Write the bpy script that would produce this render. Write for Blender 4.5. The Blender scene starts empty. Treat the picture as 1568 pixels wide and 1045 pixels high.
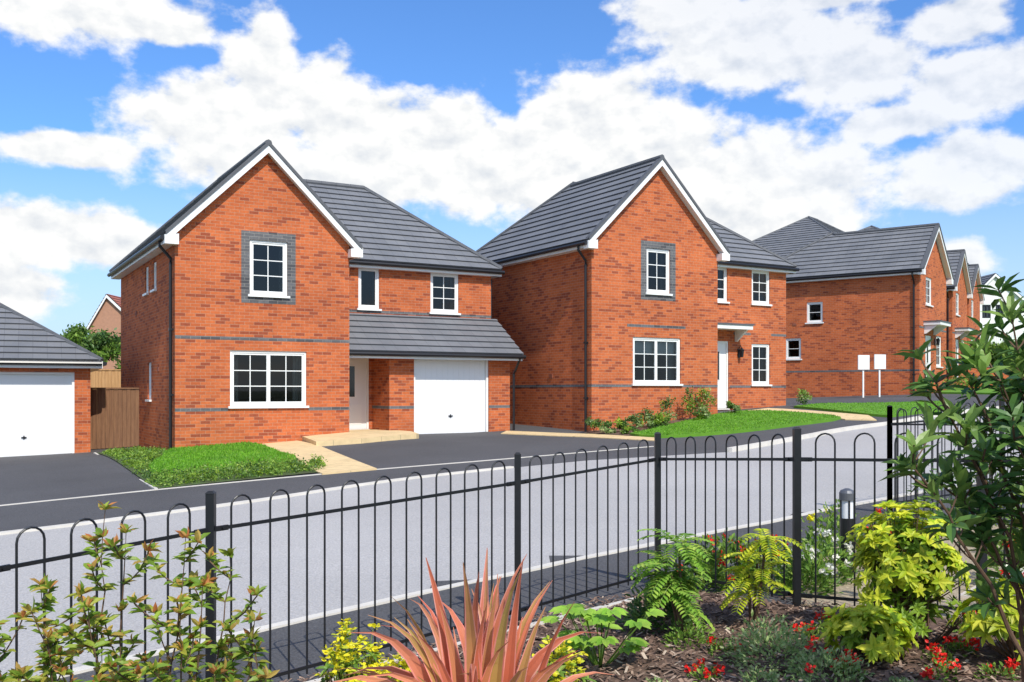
import bpy, numpy as np, math, random
from mathutils import Vector, Matrix
random.seed(7)
Z0=1.6
# ------------------------------------------------------------------ terrain
C=[(-2.41,4.5,-1.84),(-1.66,5.4,-1.76),(.04,6.9,-1.65),(1.16,7.8,-1.53),(1.89,6.5,-1.43),(2.83,5.9,-1.42),
(-2.04,7.06,-1.78),(-.08,8.84,-1.68),(2.97,11.25,-1.5),(4.28,11.1,-1.36),(-6.2,11.6,-1.72),(-3.71,13.95,-1.6),(0,18,-1.4),(4.4,19.6,-1.2),(6.8,22.9,-1.05),(9.77,25.9,-.88),
(-7.67,22.3,-1.37),(-4.05,24.4,-1.1),(-1,26.9,-1.15),(2.15,26.4,-1.12),(6.03,28.7,-.65),(9.6,31.5,-.42),(16.4,39.5,-.1),(12,42.9,-.3),(25,50,.35),
(-10.9,25.3,-1.6),(-13,24.6,-1.65),(-40,30,-2.4),(-30,60,-1.8),(0,60,-.3),(60,60,1.0),(40,20,-.3),(-15,10,-2.1),(8,8,-1.2),(0,3,-1.6),(-10,0,-2.1),(10,0,-1.1),(3,4,-1.42)]
C=np.array(C)
n_=len(C);P_=C[:,:2]
A_=np.zeros((n_+3,n_+3));A_[:n_,:n_]=np.linalg.norm(P_[:,None]-P_[None],axis=2)-np.eye(n_)*0.6
A_[:n_,n_]=1;A_[:n_,n_+1:]=P_;A_[n_,:n_]=1;A_[n_+1:,:n_]=P_.T
b_=np.zeros(n_+3);b_[:n_]=C[:,2]
W_=np.linalg.solve(A_,b_)
hc={}
def H(x,y):
    k=(round(x,3),round(y,3))
    if k in hc: return hc[k]
    xx=max(-45,min(65,x)); yy=max(-3,min(75,y))
    d=np.hypot(C[:,0]-xx,C[:,1]-yy)
    v=float(d@W_[:-3]+W_[-3]+W_[-2]*xx+W_[-1]*yy)
    hc[k]=v
    return v
# ------------------------------------------------------------------ node helpers
def mat(name):
    m=bpy.data.materials.new(name); m.use_nodes=True
    nt=m.node_tree
    return m,nt,nt.nodes['Principled BSDF']
def ramp(nt,fac,stops):
    r=nt.nodes.new('ShaderNodeValToRGB')
    el=r.color_ramp.elements
    el[0].position=stops[0][0]; el[0].color=(*stops[0][1],1)
    el[1].position=stops[-1][0]; el[1].color=(*stops[-1][1],1)
    for p,c in stops[1:-1]:
        e=el.new(p); e.color=(*c,1)
    nt.links.new(fac,r.inputs[0])
    return r.outputs[0]
def noise(nt,scale,vec=None,detail=4,rough=.55):
    n=nt.nodes.new('ShaderNodeTexNoise'); n.inputs['Scale'].default_value=scale
    n.inputs['Detail'].default_value=detail; n.inputs['Roughness'].default_value=rough
    if vec is None:
        tc=nt.nodes.new('ShaderNodeTexCoord'); vec=tc.outputs['Object']
    nt.links.new(vec,n.inputs['Vector'])
    return n.outputs['Fac']
def mixc(nt,fac,a,b,mode='MIX'):
    m=nt.nodes.new('ShaderNodeMix'); m.data_type='RGBA'; m.blend_type=mode
    for s,v in ((m.inputs[0],fac),(m.inputs[6],a),(m.inputs[7],b)):
        if isinstance(v,(int,float)): s.default_value=v
        elif isinstance(v,tuple): s.default_value=(*v,1)
        else: nt.links.new(v,s)
    return m.outputs[2]
def bump(nt,b,h,strength=.3,dist=.02):
    n=nt.nodes.new('ShaderNodeBump'); n.inputs['Strength'].default_value=strength; n.inputs['Distance'].default_value=dist
    nt.links.new(h,n.inputs['Height']); nt.links.new(n.outputs[0],b.inputs['Normal'])
def wallvec(nt):
    tc=nt.nodes.new('ShaderNodeTexCoord'); s=nt.nodes.new('ShaderNodeSeparateXYZ'); nt.links.new(tc.outputs['Object'],s.inputs[0])
    a=nt.nodes.new('ShaderNodeMath'); a.operation='ADD'; nt.links.new(s.outputs[0],a.inputs[0]); nt.links.new(s.outputs[1],a.inputs[1])
    c=nt.nodes.new('ShaderNodeCombineXYZ'); nt.links.new(a.outputs[0],c.inputs[0]); nt.links.new(s.outputs[2],c.inputs[1])
    return c.outputs[0],tc.outputs['Object']
def brickmat(name,c1,c2,c3,mortar):
    m,nt,b=mat(name)
    v,o=wallvec(nt)
    t=nt.nodes.new('ShaderNodeTexBrick'); nt.links.new(v,t.inputs['Vector'])
    t.inputs['Scale'].default_value=1; t.inputs['Brick Width'].default_value=.225; t.inputs['Row Height'].default_value=.075
    t.inputs['Mortar Size'].default_value=.005; t.inputs['Mortar Smooth'].default_value=.3
    t.inputs['Color1'].default_value=(*c1,1); t.inputs['Color2'].default_value=(*c2,1); t.inputs['Mortar'].default_value=(*mortar,1)
    t.inputs['Bias'].default_value=-.1
    t2=nt.nodes.new('ShaderNodeTexBrick')
    mp=nt.nodes.new('ShaderNodeMapping'); mp.inputs['Location'].default_value=(45*.225,30*.075,0); nt.links.new(v,mp.inputs[0]); nt.links.new(mp.outputs[0],t2.inputs['Vector'])
    t2.inputs['Scale'].default_value=1; t2.inputs['Brick Width'].default_value=.225; t2.inputs['Row Height'].default_value=.075; t2.inputs['Mortar Size'].default_value=0
    t2.inputs['Color1'].default_value=(0,0,0,1); t2.inputs['Color2'].default_value=(1,1,1,1); t2.inputs['Mortar'].default_value=(0,0,0,1)
    f=ramp(nt,t2.outputs['Color'],[(.78,(0,0,0)),(.86,(1,1,1))])
    inv=nt.nodes.new('ShaderNodeMath'); inv.operation='SUBTRACT'; inv.inputs[0].default_value=1; nt.links.new(t.outputs['Fac'],inv.inputs[1])
    mu=nt.nodes.new('ShaderNodeMath'); mu.operation='MULTIPLY'; nt.links.new(f,mu.inputs[0]); nt.links.new(inv.outputs[0],mu.inputs[1])
    c=mixc(nt,mu.outputs[0],t.outputs['Color'],c3)
    nz=noise(nt,.7,o,5)
    c=mixc(nt,1.0,c,ramp(nt,nz,[(.3,(.84,.83,.84)),(.7,(1.1,1.09,1.07))]),'MULTIPLY')
    nz2=noise(nt,14,o,3)
    c=mixc(nt,1.0,c,ramp(nt,nz2,[(.3,(.88,.88,.88)),(.7,(1.1,1.1,1.1))]),'MULTIPLY')
    nt.links.new(c,b.inputs['Base Color']); b.inputs['Roughness'].default_value=.9
    b.inputs['Specular IOR Level'].default_value=.15
    bump(nt,b,inv.outputs[0],.4,.006)
    return m
def simple(name,col,rough=.5,metal=0,spec=.5,var=0,scale=5,col2=None,bmp=0,bscale=50):
    m,nt,b=mat(name)
    b.inputs['Roughness'].default_value=rough; b.inputs['Metallic'].default_value=metal; b.inputs['Specular IOR Level'].default_value=spec
    if col2 is None: col2=tuple(c*(1-var) for c in col)
    if var or col2!=col:
        nt.links.new(ramp(nt,noise(nt,scale,None,6,.6),[(.32,col2),(.68,col)]),b.inputs['Base Color'])
    else: b.inputs['Base Color'].default_value=(*col,1)
    if bmp: bump(nt,b,noise(nt,bscale),bmp,.01)
    return m
def leafmat(name,stops,trans=.35,rough=.45):
    m,nt,b=mat(name)
    g=nt.nodes.new('ShaderNodeNewGeometry')
    c=ramp(nt,g.outputs['Random Per Island'],stops)
    c=mixc(nt,1.0,c,ramp(nt,noise(nt,3.5,None,2),[(.3,(.7,.72,.7)),(.7,(1.25,1.2,1.1))]),'MULTIPLY')
    nt.links.new(c,b.inputs['Base Color']); b.inputs['Roughness'].default_value=rough; b.inputs['Specular IOR Level'].default_value=.35
    t=nt.nodes.new('ShaderNodeBsdfTranslucent'); nt.links.new(c,t.inputs[0])
    mx=nt.nodes.new('ShaderNodeMixShader'); mx.inputs[0].default_value=trans
    nt.links.new(b.outputs[0],mx.inputs[1]); nt.links.new(t.outputs[0],mx.inputs[2])
    nt.links.new(mx.outputs[0],nt.nodes['Material Output'].inputs[0])
    return m
def asphalt(name,c,patch=.12,speck=.35):
    m,nt,b=mat(name)
    base=ramp(nt,noise(nt,.35,None,5),[(.3,tuple(x*(1-patch) for x in c)),(.7,tuple(x*(1+patch) for x in c))])
    sp=ramp(nt,noise(nt,55,None,3,.7),[(.3,(1-speck,)*3),(.7,(1+speck,)*3)])
    col=mixc(nt,1.0,base,sp,'MULTIPLY')
    nt.links.new(col,b.inputs['Base Color']); b.inputs['Roughness'].default_value=.9; b.inputs['Specular IOR Level'].default_value=.25
    bump(nt,b,noise(nt,60),.35,.006)
    return m
BRICK=brickmat('brick',(.56,.150,.052),(.44,.108,.040),(.31,.078,.038),(.46,.25,.16))
GBRICK=brickmat('grey_brick',(.15,.15,.155),(.11,.11,.115),(.085,.085,.09),(.27,.26,.24))
def tilemat(name,c1,c2):
    m,nt,b=mat(name)
    uv=nt.nodes.new('ShaderNodeUVMap')
    t=nt.nodes.new('ShaderNodeTexBrick'); nt.links.new(uv.outputs[0],t.inputs[0])
    t.inputs['Scale'].default_value=1; t.inputs['Brick Width'].default_value=.33; t.inputs['Row Height'].default_value=.30
    t.inputs['Mortar Size'].default_value=.003; t.inputs['Color1'].default_value=(*c1,1); t.inputs['Color2'].default_value=(*c2,1); t.inputs['Mortar'].default_value=(.07,.072,.08,1)
    c=mixc(nt,1.0,t.outputs['Color'],ramp(nt,noise(nt,1.1),[(.3,(.88,.89,.9)),(.7,(1.1,1.09,1.08))]),'MULTIPLY')
    nt.links.new(c,b.inputs['Base Color']); b.inputs['Roughness'].default_value=.6; b.inputs['Specular IOR Level'].default_value=.35
    return m
TILE=tilemat('slate_grey_tile',(.16,.165,.178),(.185,.19,.202))
RTILE=tilemat('red_tile',(.42,.14,.08),(.36,.11,.07))
RIDGE=simple('ridge_tile',(.10,.105,.115),.65,var=.2)
UPVC=simple('white_upvc',(.82,.82,.79),.35,var=.03,scale=2)
BLACK=simple('black_plastic',(.012,.012,.014),.35)
IRON=simple('black_painted_steel',(.010,.011,.013),.42,var=.3,scale=30)
DOORW=simple('white_door_paint',(.78,.78,.77),.3)
m,nt,b=mat('window_glass')
lw=nt.nodes.new('ShaderNodeFresnel'); lw.inputs[0].default_value=1.5
ad=nt.nodes.new('ShaderNodeMath'); ad.operation='MULTIPLY_ADD'; nt.links.new(lw.outputs[0],ad.inputs[0]); ad.inputs[1].default_value=1.2; ad.inputs[2].default_value=.0
tr=nt.nodes.new('ShaderNodeBsdfTransparent'); tr.inputs[0].default_value=(.5,.55,.55,1)
gl=nt.nodes.new('ShaderNodeBsdfGlossy'); gl.inputs['Roughness'].default_value=.02
mx=nt.nodes.new('ShaderNodeMixShader'); nt.links.new(ad.outputs[0],mx.inputs[0]); nt.links.new(tr.outputs[0],mx.inputs[1]); nt.links.new(gl.outputs[0],mx.inputs[2])
nt.links.new(mx.outputs[0],nt.nodes['Material Output'].inputs[0]); GLASS=m
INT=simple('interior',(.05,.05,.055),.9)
CURT=simple('curtain_fabric',(.40,.39,.37),.9,var=.3,scale=9)
m,nt,b=mat('dark_door_glass'); b.inputs['Base Color'].default_value=(.03,.035,.04,1); b.inputs['Roughness'].default_value=.06; GLASSD=m
ROAD=asphalt('road_surface',(.40,.385,.372),.07,.28)
DARK=asphalt('dark_asphalt',(.088,.087,.09),.14,.42)
KERB=simple('kerb_concrete',(.66,.62,.55),.85,var=.15,scale=3)
STEELG=simple('dark_grey_metal',(.12,.125,.14),.4,.3)
def paving(name,c1,c2,mort,w=.6,h=.6):
    m,nt,b=mat(name)
    tc=nt.nodes.new('ShaderNodeTexCoord'); mp=nt.nodes.new('ShaderNodeMapping'); mp.inputs['Rotation'].default_value=(0,0,math.radians(30))
    nt.links.new(tc.outputs['Object'],mp.inputs[0])
    t=nt.nodes.new('ShaderNodeTexBrick'); nt.links.new(mp.outputs[0],t.inputs[0]); t.inputs['Scale'].default_value=1
    t.inputs['Brick Width'].default_value=w; t.inputs['Row Height'].default_value=h; t.inputs['Mortar Size'].default_value=.008
    t.inputs['Color1'].default_value=(*c1,1); t.inputs['Color2'].default_value=(*c2,1); t.inputs['Mortar'].default_value=(*mort,1)
    c=mixc(nt,1.0,t.outputs['Color'],ramp(nt,noise(nt,6),[(.3,(.9,.9,.9)),(.7,(1.07,1.07,1.07))]),'MULTIPLY')
    nt.links.new(c,b.inputs['Base Color']); b.inputs['Roughness'].default_value=.85
    return m
SAND=paving('buff_paving',(.72,.54,.29),(.66,.49,.26),(.45,.34,.19))
PALE=paving('pale_paving',(.62,.55,.48),(.56,.49,.43),(.35,.3,.27))
GRASS=simple('lawn_turf',(.12,.29,.014),.9,col2=(.08,.21,.010),scale=3,bmp=.5,bscale=40)
GROUND=simple('ground_earth',(.10,.13,.05),.95,col2=(.06,.08,.03),scale=.3)
BEDG=simple('groundcover_soil',(.07,.13,.025),.95,col2=(.05,.045,.02),scale=5,bmp=.6,bscale=30)
MULCH=simple('bark_mulch',(.19,.115,.08),.95,col2=(.07,.042,.03),scale=22,bmp=1,bscale=40)
GRAVEL=simple('gravel',(.50,.41,.27),.9,col2=(.26,.2,.13),scale=40,bmp=1,bscale=60)
m,nt,b=mat('bark_chips'); g=nt.nodes.new('ShaderNodeNewGeometry')
nt.links.new(ramp(nt,g.outputs['Random Per Island'],[(0,(.06,.035,.025)),(.5,(.19,.115,.08)),(.85,(.34,.23,.165)),(1,(.52,.42,.33))]),b.inputs['Base Color']); b.inputs['Roughness'].default_value=.9; CHIP=m
def woodmat(name,c1,c2):
    m,nt,b=mat(name)
    v,o=wallvec(nt)
    mp=nt.nodes.new('ShaderNodeMapping'); mp.inputs['Scale'].default_value=(12,1.2,1); nt.links.new(v,mp.inputs[0])
    nt.links.new(ramp(nt,noise(nt,1.5,mp.outputs[0],6,.7),[(.3,c1),(.7,c2)]),b.inputs['Base Color']); b.inputs['Roughness'].default_value=.85
    return m
WOOD=woodmat('fence_timber',(.15,.07,.035),(.28,.145,.07))
WOODL=woodmat('light_fence_timber',(.42,.22,.08),(.58,.34,.15))
RENDERW=simple('white_render',(.80,.79,.76),.9,var=.05,scale=.8)
STEM=simple('plant_stem',(.14,.08,.045),.8,var=.4,scale=20)
BARKM=simple('tree_bark',(.12,.08,.055),.9,var=.4,scale=12)
# ------------------------------------------------------------------ mesh builder
class MB:
    def __init__(s): s.v=[];s.f=[];s.m=[];s.uv=[];s.mats=[]
    def mi(s,m):
        if m not in s.mats: s.mats.append(m)
        return s.mats.index(m)
    def add(s,vs,fs,m,uv=None):
        o=len(s.v); s.v.extend(tuple(v) for v in vs); k=s.mi(m)
        for f in fs:
            s.f.append(tuple(o+i for i in f)); s.m.append(k)
            s.uv.append([uv[i] for i in f] if uv else None)
    def hexa(s,p,m):
        s.add(p,[(3,2,1,0),(4,5,6,7),(0,1,5,4),(1,2,6,5),(2,3,7,6),(3,0,4,7)],m)
    def box(s,a,b,m):
        x0,y0,z0=a;x1,y1,z1=b
        s.hexa([(x0,y0,z0),(x1,y0,z0),(x1,y1,z0),(x0,y1,z0),(x0,y0,z1),(x1,y0,z1),(x1,y1,z1),(x0,y1,z1)],m)
    def tube(s,pts,r,m,n=6,cap=True):
        pts=[Vector(p) for p in pts]; vs=[];fs=[]
        rs=r if isinstance(r,(list,tuple)) else [r]*len(pts)
        up=Vector((0,0,1))
        for i,p in enumerate(pts):
            d=(pts[min(i+1,len(pts)-1)]-pts[max(i-1,0)]).normalized()
            a=d.cross(up)
            if a.length<.05: a=d.cross(Vector((0,1,0)))
            a.normalize(); c=d.cross(a)
            for k in range(n):
                t=2*math.pi*k/n; vs.append(p+(a*math.cos(t)+c*math.sin(t))*rs[i])
        for i in range(len(pts)-1):
            for k in range(n):
                k2=(k+1)%n; fs.append((i*n+k,i*n+k2,(i+1)*n+k2,(i+1)*n+k))
        if cap: fs.append(tuple(range(n))[::-1]); fs.append(tuple((len(pts)-1)*n+k for k in range(n)))
        s.add(vs,fs,m)
    def obj(s,name,parent=None):
        me=bpy.data.meshes.new(name); me.from_pydata(s.v,[],s.f)
        for m in s.mats: me.materials.append(m)
        me.polygons.foreach_set('material_index',s.m)
        if any(u is not None for u in s.uv):
            l=me.uv_layers.new(name='UVMap'); i=0
            for u,f in zip(s.uv,s.f):
                for k in range(len(f)):
                    if u: l.data[i].uv=u[k]
                    i+=1
        me.update()
        o=bpy.data.objects.new(name,me); bpy.context.scene.collection.objects.link(o)
        if parent: o.parent=parent
        return o
def empty(name,loc=(0,0,0),rz=0):
    e=bpy.data.objects.new(name,None); bpy.context.scene.collection.objects.link(e)
    e.location=loc; e.rotation_euler=(0,0,rz); return e
def clip(poly,a,b,c):
    out=[]
    for i in range(len(poly)):
        p=poly[i];q=poly[(i+1)%len(poly)]
        dp=a*p[0]+b*p[1]-c; dq=a*q[0]+b*q[1]-c
        if dp<=1e-9: out.append(p)
        if (dp<-1e-9 and dq>1e-9) or (dp>1e-9 and dq<-1e-9):
            t=dp/(dp-dq); out.append((p[0]+(q[0]-p[0])*t,p[1]+(q[1]-p[1])*t))
    return out
def area(p): return .5*sum(p[i][0]*p[(i+1)%len(p)][1]-p[(i+1)%len(p)][0]*p[i][1] for i in range(len(p)))
# ------------------------------------------------------------------ terrain sheets
def drape(name,poly,off,m,skirt=0,cell=1.0,edge=None):
    if area(poly)<0: poly=poly[::-1]
    mb=MB(); xs=[p[0] for p in poly]; ys=[p[1] for p in poly]
    for i in range(math.floor(min(xs)/cell),math.ceil(max(xs)/cell)):
        q=clip(clip(poly,-1,0,-i*cell),1,0,(i+1)*cell)
        if len(q)<3: continue
        for j in range(math.floor(min(ys)/cell),math.ceil(max(ys)/cell)):
            r=clip(clip(q,0,-1,-j*cell),0,1,(j+1)*cell)
            if len(r)<3 or abs(area(r))<1e-6: continue
            mb.add([(x,y,H(x,y)+off) for x,y in r],[tuple(range(len(r)))],m)
    if skirt:
        for i in range(len(poly)):
            p=poly[i];q=poly[(i+1)%len(poly)]
            L=math.hypot(q[0]-p[0],q[1]-p[1]); n=max(1,int(L/.4))
            for k in range(n):
                a=(p[0]+(q[0]-p[0])*k/n,p[1]+(q[1]-p[1])*k/n); b=(p[0]+(q[0]-p[0])*(k+1)/n,p[1]+(q[1]-p[1])*(k+1)/n)
                za=H(*a)+off;zb=H(*b)+off
                mb.add([(a[0],a[1],za-skirt),(b[0],b[1],zb-skirt),(b[0],b[1],zb),(a[0],a[1],za)],[(0,1,2,3)],edge or m)
    return mb.obj(name)
def smoothline(pts,step=.5):
    out=[]
    n=len(pts)
    for i in range(n-1):
        p0=pts[max(i-1,0)];p1=pts[i];p2=pts[i+1];p3=pts[min(i+2,n-1)]
        L=math.hypot(p2[0]-p1[0],p2[1]-p1[1]); k=max(1,int(L/step))
        for j in range(k):
            t=j/k
            out.append(tuple(.5*((2*p1[c])+(-p0[c]+p2[c])*t+(2*p0[c]-5*p1[c]+4*p2[c]-p3[c])*t*t+(-p0[c]+3*p1[c]-3*p2[c]+p3[c])*t**3) for c in (0,1)))
    out.append(pts[-1]); return out
def kerb(name,pts,w,h,m,base=-.05,step=.5,sm=True):
    pts=smoothline(pts,step) if sm else pts
    mb=MB(); L=[];R=[]
    for i,p in enumerate(pts):
        a=pts[max(i-1,0)];b=pts[min(i+1,len(pts)-1)]
        d=Vector((b[0]-a[0],b[1]-a[1])).normalized(); nn=Vector((-d.y,d.x))*w/2
        L.append((p[0]+nn.x,p[1]+nn.y));R.append((p[0]-nn.x,p[1]-nn.y))
    for i in range(len(pts)-1):
        q=[R[i],R[i+1],L[i+1],L[i]]
        mb.hexa([(x,y,H(x,y)+base) for x,y in q]+[(x,y,H(x,y)+h) for x,y in q],m)
    return mb.obj(name)
mb=MB()
xs=[-400,-200,-100,-60,-45,-35,-25]+list(range(-18,36))+[40,50,65,100,200,400]
ys=[-60,-30,-15,-8]+list(range(-3,62))+[68,75,90,140,250,500]
for i in range(len(xs)-1):
    for j in range(len(ys)-1):
        q=[(xs[i],ys[j]),(xs[i+1],ys[j]),(xs[i+1],ys[j+1]),(xs[i],ys[j+1])]
        mb.add([(x,y,H(x,y)-.03) for x,y in q],[(0,1,2,3)],GROUND)
mb.obj('ground')
drape('driveway',[(-16,4),(-3,2.5),(20,12),(24,40),(12,44),(-16,30)],0,DARK)
near=[(-6.5,2.6),(-3.14,6.0),(-2.04,7.05),(-.08,8.8),(1.27,9.8),(2.94,11.1),(4.7,12.3),(7.37,14.1),(12,17.3),(20,22.5)]
far=[(-10.5,8.2),(-6.14,11.75),(-5,12.85),(-3.75,14.1),(-1.99,16.2),(0,17.9),(1.45,18.75),(2.75,19.1),(4.33,19.5),(5.41,20.75),(6.69,22.3),(8.06,23.9),(9.91,25.6),(12.17,27.4),(15.2,29.3),(23,34)]
ns=smoothline(near,1.0); fs_=smoothline(far,1.0)
drape('road',ns+fs_[::-1],.006,ROAD)
kerb('kerb',near,.10,.02,KERB)
kerb('kerb',far[:6],.11,.035,KERB)
kerb('kerb',far[8:],.12,.09,KERB)
kerb('path_edging',[(-7.6,14.4),(-5.7,15.8),(-4.3,16.75),(-2.47,17.95),(.0,19.45),(3.07,21.3)],.05,.012,KERB)
kerb('path_edging',[(-10.44,24.5),(-5.72,15.75)],.05,.03,KERB,sm=False)
kerb('path_edging',[(-1.3,5.55),(.25,6.75),(.9,7.15)],.05,.05,KERB)
drape('flower_bed',[(-10.4,24.5),(-9.6,25.6),(-7.74,22.35),(-6.3,23.2),(-3.4,17.6),(-5.75,15.8)],.02,BEDG)
lawn1=smoothline([(-7.4,20.8),(-7.75,22.3),(-6.3,23.15),(-4.95,20.75),(-4.2,19.2),(-5.1,18.5),(-6.1,17.2),(-6.9,18.6),(-7.4,20.8)],.6)[:-1]
drape('lawn',lawn1,.09,GRASS,skirt=.1)
drape('garden_path',[(-6.3,23.1),(-5.2,23.72),(-4.4,22.3),(-2.47,17.9),(-3.35,17.3)],.03,SAND,skirt=.03)
drape('door_landing',[(-5.1,23.8),(-4.05,24.38),(-5,26.1),(-4.0,26.8),(-3.25,26.2),(-2.62,25.3),(-2.3,24.2),(-3.5,22.8),(-4.45,22.25)],.12,SAND,skirt=.12)
drape('paving_strip',[(-.15,27.3),(2.03,25.6),(3.5,23.45),(3.3,22.7),(1.72,24.6),(-.3,26.3)],.02,SAND,skirt=.02)
drape('flower_bed',[(1.9,25.9),(2.9,24.3),(4.6,27),(7.6,29.4),(7.3,30.2),(6.0,28.8),(2.1,26.5)],.03,MULCH)
lawn2=smoothline([(2.95,24.6),(4.7,27.1),(6.9,29.2),(7.6,29.2),(8.6,28.2),(9.1,27.1),(7.47,25.6),(5.42,24.1),(3.53,23.5),(2.95,24.6)],.6)[:-1]
drape('lawn',lawn2,.07,GRASS,skirt=.08)
drape('garden_path',[(7.0,29.7),(8.0,30.6),(10.1,27.75),(9.9,26.6),(9.15,26.9),(8.6,28.4)],.03,SAND,skirt=.03)
lawn3=[(8.8,30.6),(9.9,31.4),(12.3,31.6),(14,32),(13,28.8),(10.5,27.2),(10.15,27.7)]
drape('lawn',lawn3,.07,GRASS,skirt=.07)
drape('lawn',[(17.3,39.4),(19.3,45.5),(40,60),(60,50),(25,37),(19,36.5)],.07,GRASS,skirt=.07)
FP=[(-3.2,3.4),(-2.41,4.5),(-1.66,5.4),(.04,6.9),(1.16,7.8),(1.89,6.5),(2.83,5.9),(3.75,5.3),(4.8,4.6)]
drape('mulch_bed',[(-1.15,5.6),(.04,6.65),(.95,7.35),(1.16,7.6),(1.89,6.5),(2.83,5.9),(3.75,5.3),(4.8,4.6),(5,1),(-3,1),(-3.1,3.2)],.03,MULCH,skirt=.05)
drape('gravel_bed',[(1.95,6.6),(2.83,6.0),(3.75,5.4),(5.2,4.7),(6.5,7.5),(5.5,9.8),(3.6,9.6),(2.3,8.4)],.02,GRAVEL,skirt=.03)
drape('garden_paving',[(3.0,6.6),(4.0,6.1),(5.0,7.2),(3.9,7.6)],.035,PALE,skirt=.02)
# ------------------------------------------------------------------ building helpers
class PL:
    def __init__(s,O,U,Nn): s.O=O;s.U=U;s.N=Nn
    def pt(s,u,z,d=0): return (s.O[0]+s.U[0]*u+s.N[0]*d,s.O[1]+s.U[1]*u+s.N[1]*d,z)
def pbox(mb,pl,u0,u1,z0,z1,d0,d1,m):
    mb.hexa([pl.pt(u0,z0,d1),pl.pt(u1,z0,d1),pl.pt(u1,z0,d0),pl.pt(u0,z0,d0),pl.pt(u0,z1,d1),pl.pt(u1,z1,d1),pl.pt(u1,z1,d0),pl.pt(u0,z1,d0)],m)
def wall(mb,pl,outline,holes,m,depth=.12):
    us=sorted(set([p[0] for p in outline]+[h[0] for h in holes]+[h[1] for h in holes]))
    zs=sorted(set([p[1] for p in outline]+[h[2] for h in holes]+[h[3] for h in holes]))
    for i in range(len(us)-1):
        for j in range(len(zs)-1):
            cu=(us[i]+us[i+1])/2;cz=(zs[j]+zs[j+1])/2
            if any(h[0]<cu<h[1] and h[2]<cz<h[3] for h in holes): continue
            q=clip(clip(clip(clip(outline,-1,0,-us[i]),1,0,us[i+1]),0,-1,-zs[j]),0,1,zs[j+1])
            if len(q)>2 and abs(area(q))>1e-5: mb.add([pl.pt(a,b) for a,b in q],[tuple(range(len(q)))],m)
    for a,b,c,d in holes:
        for (p,q) in (((a,c),(b,c)),((b,c),(b,d)),((b,d),(a,d)),((a,d),(a,c))):
            mb.add([pl.pt(*p),pl.pt(*q),pl.pt(q[0],q[1],-depth),pl.pt(p[0],p[1],-depth)],[(0,1,2,3)],m)
def window(mf,pl,u0,u1,z0,z1,cas=1,cols=2,rows=3,curt=True,blind=0):
    t=.055
    for a,b,c,d in ((u0,u0+t,z0,z1),(u1-t,u1,z0,z1),(u0+t,u1-t,z0,z0+t),(u0+t,u1-t,z1-t,z1)):
        pbox(mf,pl,a,b,c,d,-.11,-.035,UPVC)
    pbox(mf,pl,u0-.05,u1+.05,z0-.055,z0-.002,-.1,.06,UPVC)
    W=(u1-u0-2*t)/cas
    for k in range(cas):
        a=u0+t+k*W; b=a+W; e=.045
        for p,q,c,d in ((a+.002,a+e,z0+t,z1-t),(b-e,b-.002,z0+t,z1-t),(a+e,b-e,z0+t,z0+t+e),(a+e,b-e,z1-t-e,z1-t)):
            pbox(mf,pl,p,q,c,d,-.10,-.05,UPVC)
        ia,ib,ic,id_=a+e,b-e,z0+t+e,z1-t-e
        for i in range(1,cols):
            x=ia+(ib-ia)*i/cols; pbox(mf,pl,x-.011,x+.011,ic,id_,-.088,-.068,UPVC)
        for j in range(1,rows):
            z=ic+(id_-ic)*j/rows; pbox(mf,pl,ia,ib,z-.011,z+.011,-.087,-.067,UPVC)
        mf.add([pl.pt(ia,ic,-.08),pl.pt(ib,ic,-.08),pl.pt(ib,id_,-.08),pl.pt(ia,id_,-.08)],[(0,1,2,3)],GLASS)
    if curt:
        for (a,b) in ((u0,u0+.14*(u1-u0)),(u1-.14*(u1-u0),u1)):
            n=8
            for i in range(n):
                x0=a+(b-a)*i/n;x1=a+(b-a)*(i+1)/n; d0=-.28-.04*(i%2);d1=-.28-.04*((i+1)%2)
                mf.add([pl.pt(x0,z0-.1,d0),pl.pt(x1,z0-.1,d1),pl.pt(x1,z1+.1,d1),pl.pt(x0,z1+.1,d0)],[(0,1,2,3)],CURT)
    if blind:
        pbox(mf,pl,u0,u1,z1-(z1-z0)*blind,z1,-.2,-.19,UPVC)
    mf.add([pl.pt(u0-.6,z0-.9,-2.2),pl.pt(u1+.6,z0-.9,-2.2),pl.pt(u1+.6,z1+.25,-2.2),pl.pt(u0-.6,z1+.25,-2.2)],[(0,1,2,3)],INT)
    mf.add([pl.pt(u0-.6,z1+.25,-.15),pl.pt(u1+.6,z1+.25,-.15),pl.pt(u1+.6,z1+.25,-2.2),pl.pt(u0-.6,z1+.25,-2.2)],[(0,1,2,3)],INT)
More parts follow.
